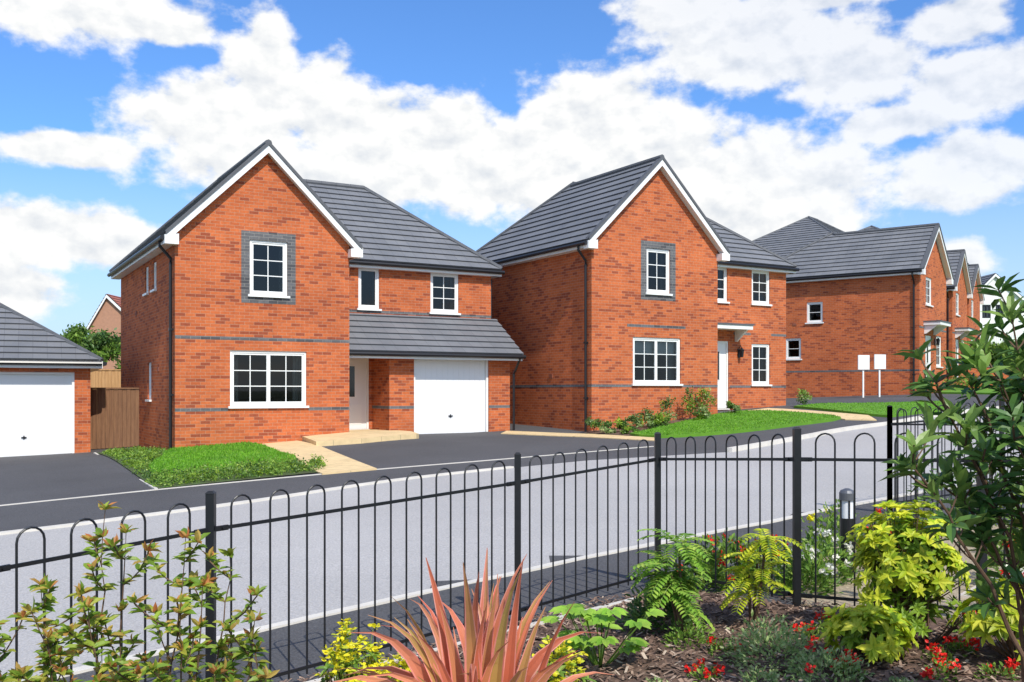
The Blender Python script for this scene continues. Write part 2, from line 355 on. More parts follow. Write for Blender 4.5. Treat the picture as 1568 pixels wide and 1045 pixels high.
def roofpoly(mb,pts,m,gauge=.30,uo=0):
    P=[Vector(p) for p in pts]; n=Vector((0,0,0))
    for i in range(len(P)): n+=P[i].cross(P[(i+1)%len(P)])
    n.normalize()
    if n.z<0: n=-n
    a=Vector((0,0,1)).cross(n).normalized(); b=n.cross(a)
    if b.z<0: b=-b
    O=min(P,key=lambda p:p.z)
    q=[((p-O).dot(a),(p-O).dot(b)) for p in P]
    if area(q)<0: q=q[::-1]
    hi=max(p[1] for p in q); k=0
    while k*gauge<hi-1e-6:
        b0=k*gauge;b1=b0+gauge
        r=clip(clip(q,0,-1,-b0),0,1,b1)
        if len(r)>2 and abs(area(r))>1e-6:
            vs=[];uv=[]
            for (x,y) in r:
                lift=.045-.038*(y-b0)/gauge
                vs.append(O+a*x+b*y+n*lift); uv.append((x+uo+(k%2)*.165,y+.001*(k%2)))
            mb.add(vs,[tuple(range(len(r)))],m,uv)
            lo=[p for p in r if abs(p[1]-b0)<1e-6]
            if len(lo)>=2:
                x0=min(p[0] for p in lo);x1=max(p[0] for p in lo)
                mb.add([O+a*x0+b*b0+n*.0,O+a*x1+b*b0+n*.0,O+a*x1+b*b0+n*.045,O+a*x0+b*b0+n*.045],[(0,1,2,3)],RIDGE)
        k+=1
    mb.add([p-n*.03 for p in P],[tuple(range(len(P)))],RIDGE)
def cap(mb,p,q,r=.085):
    p=Vector(p);q=Vector(q);L=(q-p).length;n=max(1,int(L/.42)); d=(q-p)/n
    for i in range(n):
        mb.tube([p+d*i,p+d*(i+.92),p+d*(i+1)],[r,r,r*.93],RIDGE,8)
def slopeboard(mb,w0,z0,w1,z1,a,b,s0,s1,m):
    mb.hexa([(w0,s0,z0+a),(w1,s0,z1+a),(w1,s1,z1+a),(w0,s1,z0+a),(w0,s0,z0+b),(w1,s0,z1+b),(w1,s1,z1+b),(w0,s1,z0+b)],m)
def band(mb,pl,u0,u1,z,h=.075): pbox(mb,pl,u0,u1,z-h/2,z+h/2,-.02,.004,GBRICK)
def surround(mb,pl,u0,u1,z0,z1,w=.2):
    for a,b,c,d in ((u0-w,u0,z0-w,z1+w),(u1,u1+w,z0-w,z1+w),(u0,u1,z0-w,z0),(u0,u1,z1,z1+w)): pbox(mb,pl,a,b,c,d,-.03,.005,GBRICK)
def lamp(mb,pl,u,z):
    pbox(mb,pl,u-.05,u+.05,z-.15,z+.12,0.003,.03,BLACK)
    p=pl.pt(u,z,.14)
    mb.tube([(p[0],p[1],z-.14),(p[0],p[1],z+.06),(p[0],p[1],z+.08),(p[0],p[1],z+.16)],[.05,.075,.09,.02],BLACK,6)
    q=pl.pt(u,z+.14,.02); mb.tube([q,pl.pt(u,z+.24,.08),pl.pt(u,z+.16,.14)],.012,BLACK,5)
VENT=simple('terracotta_vent',(.28,.09,.05),.8)
def house(name,org,ang,p,dz=0):
    root=empty(name,(org[0],org[1],0),math.radians(ang))
    G,Wt,m_,o,f=p['G'],p['Wt'],p['m'],p['o'],.22
    ze,zg,zm,s1,r,sR,wr,su,zb=p['ze']+dz,p['zg']+dz,p['zm']+dz,p['s1'],p['r'],p['sR'],p['wr'],p['su'],p['zb']+dz
    k1=(zg-ze)/(m_+o);k2=(zm-ze)/(r-s1); D=sR-.2
    front=PL((0,0),(1,0),(0,-1));side=PL((0,0),(0,1),(-1,0));up=PL((0,su),(1,0),(0,-1))
    wb=MB()
    sh=lambda hs:[(a,b,c+dz,d+dz) for a,b,c,d in hs]
    fh=sh([w[:4] for w in p['front']]);uh=sh([w[:4] for w in p['up']]);lh=sh([w[:4] for w in p['side']])
    top=ze+k1*o-.09
    wall(wb,front,[(0,zb),(G,zb),(G,top),(m_,zg-.09),(0,top)],fh,BRICK)
    wall(wb,side,[(0,zb),(D,zb),(D,ze),(0,ze)],lh,BRICK)
    lowz=p.get('uplow',p['zb'])+dz
    wall(wb,up,[(G,lowz),(Wt,lowz),(Wt,ze),(G,ze)],uh,BRICK)
    wb.add([(G,0,zb),(G,su,zb),(G,su,top),(G,0,top)],[(0,1,2,3)],BRICK)
    wb.add([(Wt,su,zb),(Wt,D,zb),(Wt,D,ze),(Wt,su,ze)],[(0,1,2,3)],BRICK)
    wb.add([(0,D,zb),(Wt,D,zb),(Wt,D,ze),(0,D,ze)],[(0,1,2,3)],BRICK)
    for (w_,a,b,z) in p['bands']: band(wb,{'f':front,'u':up,'s':side}[w_],a,b,z+dz)
    for (w_,a,b,c,d) in p.get('sur',[]): surround(wb,{'f':front,'u':up}[w_],a,b,c+dz,d+dz)
    wb.obj('walls',root)
    wn=MB()
    for pl,k in ((front,'front'),(side,'side'),(up,'up')):
        for w in p[k]:
            if w[4]=='door':
                a,b,c,d=w[0],w[1],w[2]+dz,w[3]+dz
                for q in ((a,a+.06,c,d),(b-.06,b,c,d),(a+.06,b-.06,d-.06,d)): pbox(wn,pl,*q,-.11,-.03,UPVC)
                pbox(wn,pl,a+.06,b-.06,c,d-.06,-.10,-.06,DOORW)
                cx=(a+b)/2
                q=(cx-.13,cx+.13,c+.85,d-.3)
                pbox(wn,pl,*q,-.06,-.045,UPVC); pbox(wn,pl,q[0]+.03,q[1]-.03,q[2]+.03,q[3]-.03,-.045,-.043,GLASSD)
                pbox(wn,pl,a+.2,b-.2,c+.12,c+.67,-.06,-.052,UPVC)
                pbox(wn,pl,a+.10,a+.13,c+.95,c+1.12,-.06,-.03,BLACK); pbox(wn,pl,a,b,c-.06,c,-.1,.05,KERB)
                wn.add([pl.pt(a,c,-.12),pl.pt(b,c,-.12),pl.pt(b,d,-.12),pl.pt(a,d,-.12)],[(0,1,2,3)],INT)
            else:
                cs,co,ro=w[4]; window(wn,pl,w[0],w[1],w[2]+dz,w[3]+dz,cs,co,ro,True,w[5] if len(w)>5 else 0)
    wn.obj('windows',root)
    A=(-o,-f,ze);B=(m_,-f,zg);Cc=(G+o,-f,ze);Dd=(G+o,s1,ze);E=(m_,s1+(zg-ze)/k2,zg);F=(Wt+o,s1,ze);Gp=(wr,r,zm)
    L=(-o+(zm-ze)/k1,r,zm);I=(-o,sR,ze);Hh=(Wt+o,sR,ze)
    rb=MB()
    roofpoly(rb,[A,B,E,L,I],TILE);roofpoly(rb,[B,Cc,Dd,E],TILE);roofpoly(rb,[Dd,F,Gp,L,E],TILE);roofpoly(rb,[F,Hh,Gp],TILE);roofpoly(rb,[I,Hh,Gp,L],TILE)
    up_=lambda p,d=.03:(p[0],p[1],p[2]+d)
    cap(rb,up_(B),up_(E));cap(rb,up_(L),up_(Gp));cap(rb,up_(F),up_(Gp),.07);cap(rb,up_(I),up_(L),.07);cap(rb,up_(Hh),up_(Gp),.07)
    if zm-zg>.05: cap(rb,up_(E),up_(L),.06)
    rb.obj('roof',root)
    tb=MB()
    for (w0,w1) in ((-o,m_),(G+o,m_)):
        slopeboard(tb,w0,ze,w1,zg,-.02,.075,-f-.03,-f+.14,RIDGE)
        slopeboard(tb,w0,ze,w1,zg,-.20,-.022,-f-.005,-f+.02,UPVC)
        slopeboard(tb,w0,ze,w1,zg,-.16,-.14,-f+.021,.0,UPVC)
    for (a,b) in ((-o-.02,.04),(G-.04,G+o+.02)):
        tb.hexa([(a,-f-.012,ze-.22),(b,-f-.012,ze-.22),(b,0,ze-.22),(a,0,ze-.22),(a,-f-.012,ze-.02),(b,-f-.012,ze+.02),(b,0,ze+.02),(a,0,ze-.02)],UPVC)
    tb.box((-o,0.001,ze-.19),(-o+.02,sR,ze-.03),UPVC); tb.box((-o+.02,0.001,ze-.19),(-.001,sR,ze-.175),UPVC)
    tb.box((G+o-.02,0.001,ze-.19),(G+o,s1,ze-.03),UPVC)
    tb.box((G+o-.02,s1+.002,ze-.19),(Wt+o,s1+.02,ze-.03),UPVC); tb.box((G+.01,s1+.02,ze-.19),(Wt+o-.02,su-.001,ze-.175),UPVC)
    tb.box((Wt+o-.02,s1+.022,ze-.19),(Wt+o,sR,ze-.03),UPVC); tb.box((Wt+.001,s1+.022,ze-.19),(Wt+o-.022,sR,ze-.175),UPVC)
    tb.obj('trim',root)
    gb=MB()
    gx=-o-.055
    gb.tube([(gx,-f+.05,ze-.075),(gx,sR,ze-.075)],.055,BLACK,8)
    gb.tube([(G+o,s1-.055,ze-.075),(Wt+o+.05,s1-.055,ze-.075)],.055,BLACK,8)
    gb.tube([(gx,.2,ze-.1),(gx,.2,ze-.22),(-.06,.2,ze-.5),(-.06,.2,ze-.6),(-.06,.2,zb)],.036,BLACK,8)
    for z in (0.5,2.0,3.5): gb.box((-.1,.15,zb+z),(-.0,.25,zb+z+.05),BLACK)
    gb.tube([(Wt+.06,s1+.3,ze-.25),(Wt+.06,s1+.3,zb)],.034,BLACK,8)
    for (u,z) in ((1.9,zb+2.6),(5.1,zb+4.2)): pbox(gb,side,u,u+.16,z,z+.1,.002,.02,VENT)
    gb.obj('gutters',root)
    return root
# ------------------------------------------------------------------ house 1
p1=dict(G=4.18,Wt=9.3,m=2.09,o=.25,ze=3.55,zg=5.85,zm=6.17,s1=1.8,r=5.0,sR=8.2,wr=6.54,su=2.0,zb=-2.1,uplow=-1.02,
 front=[(1.24,3.08,-.34,.97,(2,2,3)),(1.70,2.61,2.30,3.60,(1,2,3))],
 up=[(5.19,5.80,2.27,3.40,(1,1,1),.0),(7.35,8.24,2.25,3.38,(1,2,3)),(4.5,5.5,-1.02,1.02,'door')],
 side=[(2.3,2.8,2.55,3.25,(1,1,1)),(3.4,3.9,2.55,3.25,(1,1,1)),(3.0,3.5,-.2,.75,(1,1,1))],
 bands=[('f',0,4.18,1.25),('f',0,1.19,-.42),('f',3.13,4.18,-.42)],sur=[('f',1.70,2.61,2.30,3.60)])
h1=house('brick_house',(-7.67,22.3),30,p1)
gp=PL((0,.8),(1,0),(0,-1))
mb=MB()
wall(mb,gp,[(5.59,-2.1),(9.25,-2.1),(9.25,1.02),(5.59,1.02)],[(6.3,8.58,-2.1,.93)],BRICK,.2)
mb.add([(5.59,.8,-2.1),(5.59,2.0,-2.1),(5.59,2.0,1.1),(5.59,.8,1.1)],[(0,1,2,3)],BRICK)
mb.add([(9.25,.8,-2.1),(9.25,2.0,-2.1),(9.25,2.0,1.9),(9.25,.8,1.05)],[(0,1,2,3)],BRICK)
band(mb,gp,5.59,6.3,-.42); band(mb,gp,8.58,9.25,-.42)
pbox(mb,PL((5.59,.8),(0,1),(-1,0)),0.0,1.2,-.457,-.382,-.02,.004,GBRICK)
pbox(mb,PL((0,2.0),(1,0),(0,-1)),4.2,9.3,2.15,2.225,-.02,.004,GBRICK)
mb.obj('garage_walls',h1)
mb=MB()
roofpoly(mb,[(4.19,.42,1.03),(9.47,.42,1.03),(9.47,1.99,2.1),(4.19,1.99,2.1)],TILE)
mb.obj('canopy_roof',h1)
mb=MB()
mb.hexa([(9.45,.42,.9),(9.47,.42,.9),(9.47,1.99,1.95),(9.45,1.99,1.95),(9.45,.42,1.03),(9.47,.42,1.03),(9.47,1.99,2.1),(9.45,1.99,2.1)],UPVC)
mb.box((4.19,.43,.86),(9.44,.45,1.0),UPVC); mb.box((4.19,.452,.87),(9.44,.795,.885),UPVC); mb.box((4.19,.795,.95),(5.58,1.99,.965),UPVC)
mb.tube([(4.19,.37,.97),(9.5,.37,.97)],.055,BLACK,8)
mb.tube([(9.36,.4,.95),(9.33,.62,.6),(9.33,.72,.5),(9.33,.72,-2)],.034,BLACK,8)
mb.obj('canopy_trim',h1)
def garagedoor(mb,pl,u0,u1,z0,z1,d=-.12):
    n=int((u1-u0)/.16)
    for i in range(n):
        a=u0+(u1-u0)*i/n;b=u0+(u1-u0)*(i+1)/n
        pbox(mb,pl,a+.0015,b-.0015,z0,z1,d-.03,d,DOORW)
    pbox(mb,pl,u0,u1,z0,z1,d-.06,d-.006,DOORW)
    c=(u0+u1)/2; pbox(mb,pl,c-.06,c+.06,z0+.72,z0+.75,d,d+.03,BLACK); pbox(mb,pl,c-.015,c+.015,z0+.69,z0+.78,d,d+.02,BLACK)
mb=MB()
garagedoor(mb,gp,6.36,8.52,-1.4,.88)
for q in ((6.3,6.36,-1.5,.93),(8.52,8.58,-1.5,.93),(6.36,8.52,.88,.93)): pbox(mb,gp,*q,-.15,-.05,UPVC)
mb.obj('garage_door',h1)
# ------------------------------------------------------------------ house 2
p2=dict(G=4.53,Wt=8.72,m=2.265,o=.25,ze=4.05,zg=6.52,zm=6.6,s1=1.1,r=4.3,sR=7.6,wr=6.0,su=1.3,zb=-2.2,
 front=[(1.40,3.12,.22,1.52,(2,2,3),.35),(1.88,2.73,2.77,4.02,(1,2,3))],
 up=[(5.35,6.15,2.81,3.9,(1,2,3)),(7.19,7.99,2.81,3.89,(1,2,3)),(7.19,7.99,.23,1.53,(1,2,3)),(5.3,6.2,-.51,1.58,'door')],
 side=[],bands=[('f',1.2,3.3,1.83),('f',0,1.35,.16),('f',3.17,4.53,.16),('u',6.4,7.14,1.83),('u',8.05,8.72,1.83),('s',0,4.6,.16),('u',8.05,8.72,.16),('u',6.25,7.14,.16)],sur=[('f',1.88,2.73,2.77,4.02)])
def porch(root,w0,w1,s,z,out=.65):
    mb=MB(); mb.box((w0,s-out,z),(w1,s-.004,z+.12),UPVC); mb.box((w0-.03,s-out-.03,z+.122),(w1+.03,s-.004,z+.17),RIDGE)
    for w in (w0+.12,w1-.12): mb.hexa([(w-.03,s-.08,z-.35),(w+.03,s-.08,z-.35),(w+.03,s-.004,z-.35),(w-.03,s-.004,z-.35),(w-.03,s-out+.1,z),(w+.03,s-out+.1,z),(w+.03,s-.004,z),(w-.03,s-.004,z)],UPVC)
    mb.obj('porch_canopy',root)
h2=house('brick_house',(2.147,26.4),31,p2)
porch(h2,5.0,6.6,1.3,1.92)
mb=MB(); lamp(mb,PL((0,1.3),(1,0),(0,-1)),6.62,1.22); mb.obj('wall_lantern',h2)
p3=dict(p2); p3.update(G=4.3,m=2.15,zg=6.1,zm=6.2,Wt=8.6,wr=5.9,
 front=[(.9,1.85,-.55,1.45,'door'),(.95,1.9,2.72,3.86,(1,2,3)),(2.6,3.5,.2,1.5,(1,2,3))],
 side=[(3.95,4.65,2.1,2.98,(1,1,2)),(4.9,5.6,.55,1.45,(1,1,2))],
 bands=[('f',0,4.3,1.75),('s',0,7.4,.0)],sur=[])
h3=house('brick_house',(16.43,39.5),52.8,p3,.87)
porch(h3,.6,2.3,0,1.85+.87)
mb=MB(); lamp(mb,PL((0,0),(1,0),(0,-1)),2.35,2.1); mb.obj('wall_lantern',h3)
h5=house('brick_house',(22.3,49.6),56,p3,1.25); porch(h5,.6,2.3,0,3.1)
h6=house('brick_house',(28.2,60.5),56,p3,1.9)
def hiphouse(name,org,ang,W,D,ze,zr,ridge,zb,wm,rm,o=.3,walls=True):
    root=empty(name,(org[0],org[1],0),math.radians(ang))
    w,d=W/2,D/2
    if walls:
        mb=MB()
        for a,b in (((-w,-d),(w,-d)),((w,-d),(w,d)),((w,d),(-w,d)),((-w,d),(-w,-d))):
            mb.add([(a[0],a[1],zb),(b[0],b[1],zb),(b[0],b[1],ze),(a[0],a[1],ze)],[(0,1,2,3)],wm)
        mb.obj('walls',root)
    W2,D2=w+o,d+o;rb=MB(); a,b=(-ridge/2,0,zr),(ridge/2,0,zr)
    c=[(-W2,-D2,ze),(W2,-D2,ze),(W2,D2,ze),(-W2,D2,ze)]
    roofpoly(rb,[c[0],c[1],b,a],rm);roofpoly(rb,[c[1],c[2],b],rm);roofpoly(rb,[c[2],c[3],a,b],rm);roofpoly(rb,[c[3],c[0],a],rm)
    for p,q in ((c[0],a),(c[3],a),(c[1],b),(c[2],b)): cap(rb,p,q,.07)
    if ridge>.5: cap(rb,a,b)
    rb.obj('roof',root)
    tb=MB()
    tb.box((-W2,-D2-.02,ze-.2),(W2,-D2,ze-.02),UPVC);tb.box((-W2-.02,-D2,ze-.2),(-W2,D2,ze-.02),UPVC);tb.box((W2,-D2,ze-.2),(W2+.02,D2,ze-.02),UPVC)
    tb.box((-W2,-D2+.001,ze-.2),(W2,D2,ze-.185),UPVC)
    tb.tube([(-W2,-D2-.07,ze-.08),(W2,-D2-.07,ze-.08)],.055,BLACK,8); tb.tube([(W2+.07,-D2,ze-.08),(W2+.07,D2,ze-.08)],.055,BLACK,8)
    tb.obj('trim',root)
    return root
hiphouse('brick_house',(16.9,55),50,9.5,8.5,6.9,9.7,1.2,-1,BRICK,TILE)
hiphouse('brick_house',(22.6,61),50,8,8,8.0,10.2,1.2,-1,BRICK,TILE)
aG=math.radians(26); ux=(math.cos(aG),math.sin(aG)); uy=(-math.sin(aG),math.cos(aG))
cx,cy=-10.95,25.45; Wg,Dg=6.2,5.6
gc=(cx-ux[0]*Wg/2+uy[0]*Dg/2, cy-ux[1]*Wg/2+uy[1]*Dg/2)
g=hiphouse('garage',gc,26,Wg,Dg,.80,2.75,.6,-2.6,INT,TILE,.26,False)
gpl=PL((0,-Dg/2),(1,0),(0,-1)); mb=MB()
wall(mb,gpl,[(-3.1,-2.6),(3.1,-2.6),(3.1,.8),(-3.1,.8)],[(.38,2.72,-2.6,.5),(-2.72,-.38,-2.6,.5)],BRICK,.15)
for a,b in (((3.1,-2.8),(3.1,2.8)),((3.1,2.8),(-3.1,2.8)),((-3.1,2.8),(-3.1,-2.8))): mb.add([(a[0],a[1],-2.6),(b[0],b[1],-2.6),(b[0],b[1],.8),(a[0],a[1],.8)],[(0,1,2,3)],BRICK)
mb.obj('garage_walls',g)
mb=MB()
for a,b in ((.44,2.66),(-2.66,-.44)):
    garagedoor(mb,gpl,a,b,-1.9,.44)
    for q in ((a-.06,a,-2,.5),(b,b+.06,-2,.5),(a,b,.44,.5)): pbox(mb,gpl,*q,-.14,-.05,UPVC)
mb.obj('garage_doors',g)
def gablehouse(name,pts_w,org,ang,D,zb,wm,rm,wins=(),wcol=BLACK):
    root=empty(name,(org[0],org[1],0),math.radians(ang)); w0,z0,wa,za,w1,z1=pts_w
    mb=MB(); pl=PL((0,0),(1,0),(0,-1))
    wall(mb,pl,[(w0,zb),(w1,zb),(w1,z1),(wa,za),(w0,z0)],[(a,b,c,d) for a,b,c,d in wins],wm)
    mb.add([(w0,0,zb),(w0,D,zb),(w0,D,z0),(w0,0,z0)],[(0,1,2,3)],wm); mb.add([(w1,0,zb),(w1,D,zb),(w1,D,z1),(w1,0,z1)],[(0,1,2,3)],wm)
    mb.obj('walls',root); rb=MB()
    k0=(za-z0)/(wa-w0);k1=(za-z1)/(w1-wa)
    roofpoly(rb,[(w0-.3,-.2,z0-.3*k0+.06),(wa,-.2,za+.06),(wa,D,za+.06),(w0-.3,D,z0-.3*k0+.06)],rm)
    roofpoly(rb,[(w1+.3,-.2,z1-.3*k1+.06),(wa,-.2,za+.06),(wa,D,za+.06),(w1+.3,D,z1-.3*k1+.06)],rm)
    slopeboard(rb,w0-.3,z0-.3*k0,wa,za,-.2,.02,-.22,-.19,UPVC); slopeboard(rb,w1+.3,z1-.3*k1,wa,za,-.2,.02,-.22,-.19,UPVC)
    rb.obj('roof',root); wn=MB()
    for a,b,c,d in wins:
        for q in ((a,a+.12,c,d),(b-.12,b,c,d),(a+.12,b-.12,c,c+.12),(a+.12,b-.12,d-.12,d),((a+b)/2-.05,(a+b)/2+.05,c+.12,d-.12)): pbox(wn,pl,*q,-.1,-.02,wcol)
        wn.add([pl.pt(a,c,-.08),pl.pt(b,c,-.08),pl.pt(b,d,-.08),pl.pt(a,d,-.08)],[(0,1,2,3)],GLASSD)
    if wins: wn.obj('windows',root)
    return root
gablehouse('white_rendered_house',(-2.0,7.6,0,9.6,4.2,5.9),(39.4,80),0,9,0,RENDERW,TILE,[(-1.0,-.3,6.0,7.1),(0.1,.75,6.0,7.1)])
gablehouse('distant_brick_house',(-1.3,4.7,0,6.9,3.5,3.6),(-28.9,70),0,9,-3,simple('pale_brick',(.46,.24,.15),.9,var=.15),RTILE,[(.5,1.1,2.8,3.9)])
def boardfence(name,p,q,ztop,m,bw=.11):
    mb=MB(); L=math.hypot(q[0]-p[0],q[1]-p[1]); n=int(L/bw); d=((q[0]-p[0])/L,(q[1]-p[1])/L); nn=(d[1],-d[0])
    pl=PL(p,d,nn)
    for i in range(n):
        x=p[0]+d[0]*i*bw;y=p[1]+d[1]*i*bw
        zb=H(x,y)+.02
        pbox(mb,pl,i*bw+.004,i*bw+bw-.003,zb,ztop-.03+random.uniform(-.006,.006),0,.02+.008*(i%2),m)
    pbox(mb,pl,0,L,ztop-.03,ztop+.01,-.02,.05,m)
    for k in range(int(L/1.8)+1): pbox(mb,pl,k*1.8,k*1.8+.1,H(*p)-.1,ztop+.04,-.11,-.003,m)
    return mb.obj(name)
boardfence('timber_fence',(-11.6,26.3),(-9.95,26.5),.1,WOOD)
boardfence('timber_fence',(-18.5,34),(-11.5,35),.78,WOODL)
# ------------------------------------------------------------------ bow-top railings
def tubeplane(mb,pts,r,nn,n=6):
    vs=[];fs=[]
    for i,p in enumerate(pts):
        d=(pts[min(i+1,len(pts)-1)]-pts[max(i-1,0)]).normalized(); c=d.cross(nn).normalized()
        for k in range(n):
            t=2*math.pi*k/n; vs.append(p+(nn*math.cos(t)+c*math.sin(t))*r)
    for i in range(len(pts)-1):
        for k in range(n): fs.append((i*n+k,i*n+(k+1)%n,(i+1)*n+(k+1)%n,(i+1)*n+k))
    mb.add(vs,fs,IRON)
def railing(name,posts,sp=.118):
    mb=MB()
    for i,(x,y) in enumerate(posts):
        z=H(x,y); w=.023
        mb.box((x-w,y-w,z-.1),(x+w,y+w,z+1.2),IRON)
        w2=w+.003
        mb.hexa([(x-w2,y-w2,z+1.2),(x+w2,y-w2,z+1.2),(x+w2,y+w2,z+1.2),(x-w2,y+w2,z+1.2),(x-.012,y-.012,z+1.215),(x+.012,y-.012,z+1.215),(x+.012,y+.012,z+1.215),(x-.012,y+.012,z+1.215)],IRON)
        if i==len(posts)-1: break
        x2,y2=posts[i+1]; z2=H(x2,y2); L=math.hypot(x2-x,y2-y); d=Vector(((x2-x)/L,(y2-y)/L,0)); s=(z2-z)/L
        nb=2*max(1,int(round((L/sp-1)/2))); g=L/(nb+1)
        A=lambda t,h:Vector((x,y,z))+d*t+Vector((0,0,s*t+h))
        nn=Vector((-d.y,d.x,0))
        for h in (.10,1.0):
            a=A(.02,h);b=A(L-.02,h); w=nn*.005; q=[a-w,b-w,b+w,a+w]
            mb.hexa([p-Vector((0,0,.010)) for p in q]+[p+Vector((0,0,.010)) for p in q],IRON)
            for e,e2 in ((A(.022,h),A(.10,h)),(A(L-.022,h),A(L-.10,h))):
                w=nn*.009; q=[e-w,e2-w,e2+w,e+w]; mb.hexa([p-Vector((0,0,.014)) for p in q]+[p+Vector((0,0,.014)) for p in q],IRON)
                mb.tube([e.lerp(e2,.6)-nn*.022,e.lerp(e2,.6)+nn*.022],.010,IRON,6)
        for k in range(0,nb,2):
            t0=g*(k+1);t1=g*(k+2);r=g/2;tc=(t0+t1)/2
            pts=[A(t0,.06),A(t0,1.17-r)]
            for j in range(1,8):
                an=math.pi-math.pi*j/8; pts.append(A(tc+r*math.cos(an),1.17-r+r*math.sin(an)))
            pts+=[A(t1,1.17-r),A(t1,.06)]
            tubeplane(mb,pts,.0062,nn)
    return mb.obj(name)
railing('bow_top_railing',FP[:8])
railing('bow_top_railing',[(4.28,11.1),(6.05,12.1),(8.0,13.2),(10,14.3)])
railing('bow_top_railing',[(4.28,11.1),(5.1,9.6),(5.9,8.1)])
def bollard(x,y):
    root=empty('bollard_light',(x,y,H(x,y))); mb=MB()
    n=20
    def cyl(z0,z1,r0,r1,m): mb.tube([(0,0,z0),(0,0,z1)],[r0,r1],m,n)
    cyl(-.05,.46,.055,.055,BLACK); cyl(.46,.60,.045,.045,simple('frosted_lens',(.75,.76,.78),.4))
    cyl(.60,.655,.06,.06,STEELG); mb.tube([(0,0,.655),(0,0,.675),(0,0,.69)],[.06,.048,.015],STEELG,n)
    for k in range(4):
        t=k*math.pi/2; mb.box((math.cos(t)*.05-.005,math.sin(t)*.05-.005,.46),(math.cos(t)*.05+.005,math.sin(t)*.05+.005,.6),BLACK)
    mb.obj('body',root)
bollard(2.6,7.6)
for (x,y) in ((13.75,38.3),(14.35,38.2)):
    z=H(x,y); root=empty('sign_board',(x,y,z),math.radians(10)); mb=MB()
    mb.box((-.24,-.02,1.10),(.24,.02,1.66),UPVC); mb.box((-.03,.021,0),(.03,.06,1.6),UPVC); mb.box((-.25,-.021,1.09),(.25,.019,1.10),KERB); mb.obj('board',root)
mb=MB(); mb.box((0,0,-1),(9,.22,.95),BRICK); mb.box((-.02,-.02,.95),(9.02,.24,1.02),GBRICK)
r=mb.obj('garden_wall'); r.location=(20.7,44.5,.15); r.rotation_euler=(0,0,math.radians(-8))
mb=MB()
for i in range(60): mb.box((i*.16,0,0),(i*.16+.09,.03,.9+.0),UPVC)
for z in (.25,.7): mb.box((0,.03,z),(9.6,.06,z+.08),UPVC)
r=mb.obj('picket_fence'); r.location=(36.3,74,3.4)
mb=MB()
for i in range(10):
    for j in range(6):
        hh=lambda a,b:(34+a*3,70+b*4,3.42-.35*(a==0))
        mb.add([hh(i,j),hh(i+1,j),hh(i+1,j+1),hh(i,j+1)],[(0,1,2,3)],GRASS)
mb.add([(34,70,-1),(64,70,-1),(64,70,3.42),(34,70,3.07)],[(0,1,2,3)],GRASS)
mb.obj('hill')
# ------------------------------------------------------------------ plants
def V3(*a): return Vector(a)
def rnd(a,b): return random.uniform(a,b)
def rdir(zlo=-.2,zhi=1):
    t=rnd(0,2*math.pi); z=rnd(zlo,zhi); r=math.sqrt(max(0,1-z*z)); return Vector((math.cos(t)*r,math.sin(t)*r,z))
def leaf(mb,p,d,n,L,Wd,m,fold=.25,droop=.25):
    d=d.normalized(); s=d.cross(n)
    if s.length<1e-3: s=d.cross(Vector((1,0,0)))
    s.normalize(); n=s.cross(d).normalized()
    c=lambda t,w,up:p+d*(L*t)+s*(Wd*w)+n*(Wd*up-L*droop*t*t)
    vs=[c(0,0,0),c(.3,.42,fold),c(.3,0,0),c(.3,-.42,fold),c(.68,.40,fold*.9),c(.68,0,0),c(.68,-.40,fold*.9),c(1,0,0)]
    mb.add(vs,[(0,2,1),(0,3,2),(1,2,5,4),(2,3,6,5),(4,5,7),(5,6,7)],m)
def qleaf(mb,p,s,m):
    a=rdir(-1,1);b=a.cross(rdir(-1,1)).normalized(); a*=s;b*=s*.5
    mb.add([p-a,p-b*.9,p+a,p+b*.9],[(0,1,2,3)],m)
G_PHO=leafmat('photinia_leaf',[(0,(.14,.26,.03)),(.5,(.27,.40,.05)),(.8,(.44,.46,.07)),(1,(.50,.30,.08))],.4)
G_PHR=leafmat('photinia_tip',[(0,(.52,.17,.06)),(.5,(.58,.30,.09)),(1,(.46,.40,.09))],.4)
G_LAU=leafmat('laurel_leaf',[(0,(.045,.11,.03)),(.5,(.08,.18,.045)),(1,(.15,.27,.07))],.25,.28)
G_LAUY=leafmat('laurel_young_leaf',[(0,(.16,.30,.06)),(1,(.30,.44,.12))],.4,.35)
G_CHO=leafmat('choisya_leaf',[(0,(.30,.46,.02)),(.5,(.55,.62,.04)),(1,(.72,.72,.07))],.35)
G_CHOI=leafmat('choisya_inner',[(0,(.13,.25,.02)),(1,(.28,.42,.04))],.3)
G_FERN=leafmat('mahonia_leaf',[(0,(.18,.38,.05)),(.6,(.30,.50,.08)),(1,(.46,.58,.12))],.4)
G_FAT=leafmat('bright_leaf',[(0,(.22,.46,.05)),(1,(.42,.64,.10))],.45)
G_DK=leafmat('dark_shrub_leaf',[(0,(.04,.10,.025)),(.6,(.09,.18,.04)),(1,(.16,.25,.06))],.25)
G_MID=leafmat('mid_shrub_leaf',[(0,(.09,.19,.03)),(.6,(.17,.31,.045)),(1,(.30,.42,.08))],.3)
G_SIL=leafmat('hebe_leaf',[(0,(.18,.30,.09)),(.6,(.32,.44,.16)),(1,(.54,.58,.30))],.3)
G_RED=leafmat('red_petal',[(0,(.66,.01,.01)),(1,(.88,.03,.02))],.2)
G_YEL=leafmat('yellow_petal',[(0,(.78,.68,.02)),(1,(.9,.85,.05))],.3)
G_WHT=leafmat('white_petal',[(0,(.7,.7,.65)),(1,(.85,.85,.8))],.3)
G_PH1=leafmat('phormium_blade',[(0,(.55,.13,.07)),(.45,(.72,.27,.16)),(.8,(.58,.26,.12)),(1,(.46,.34,.10))],.35)
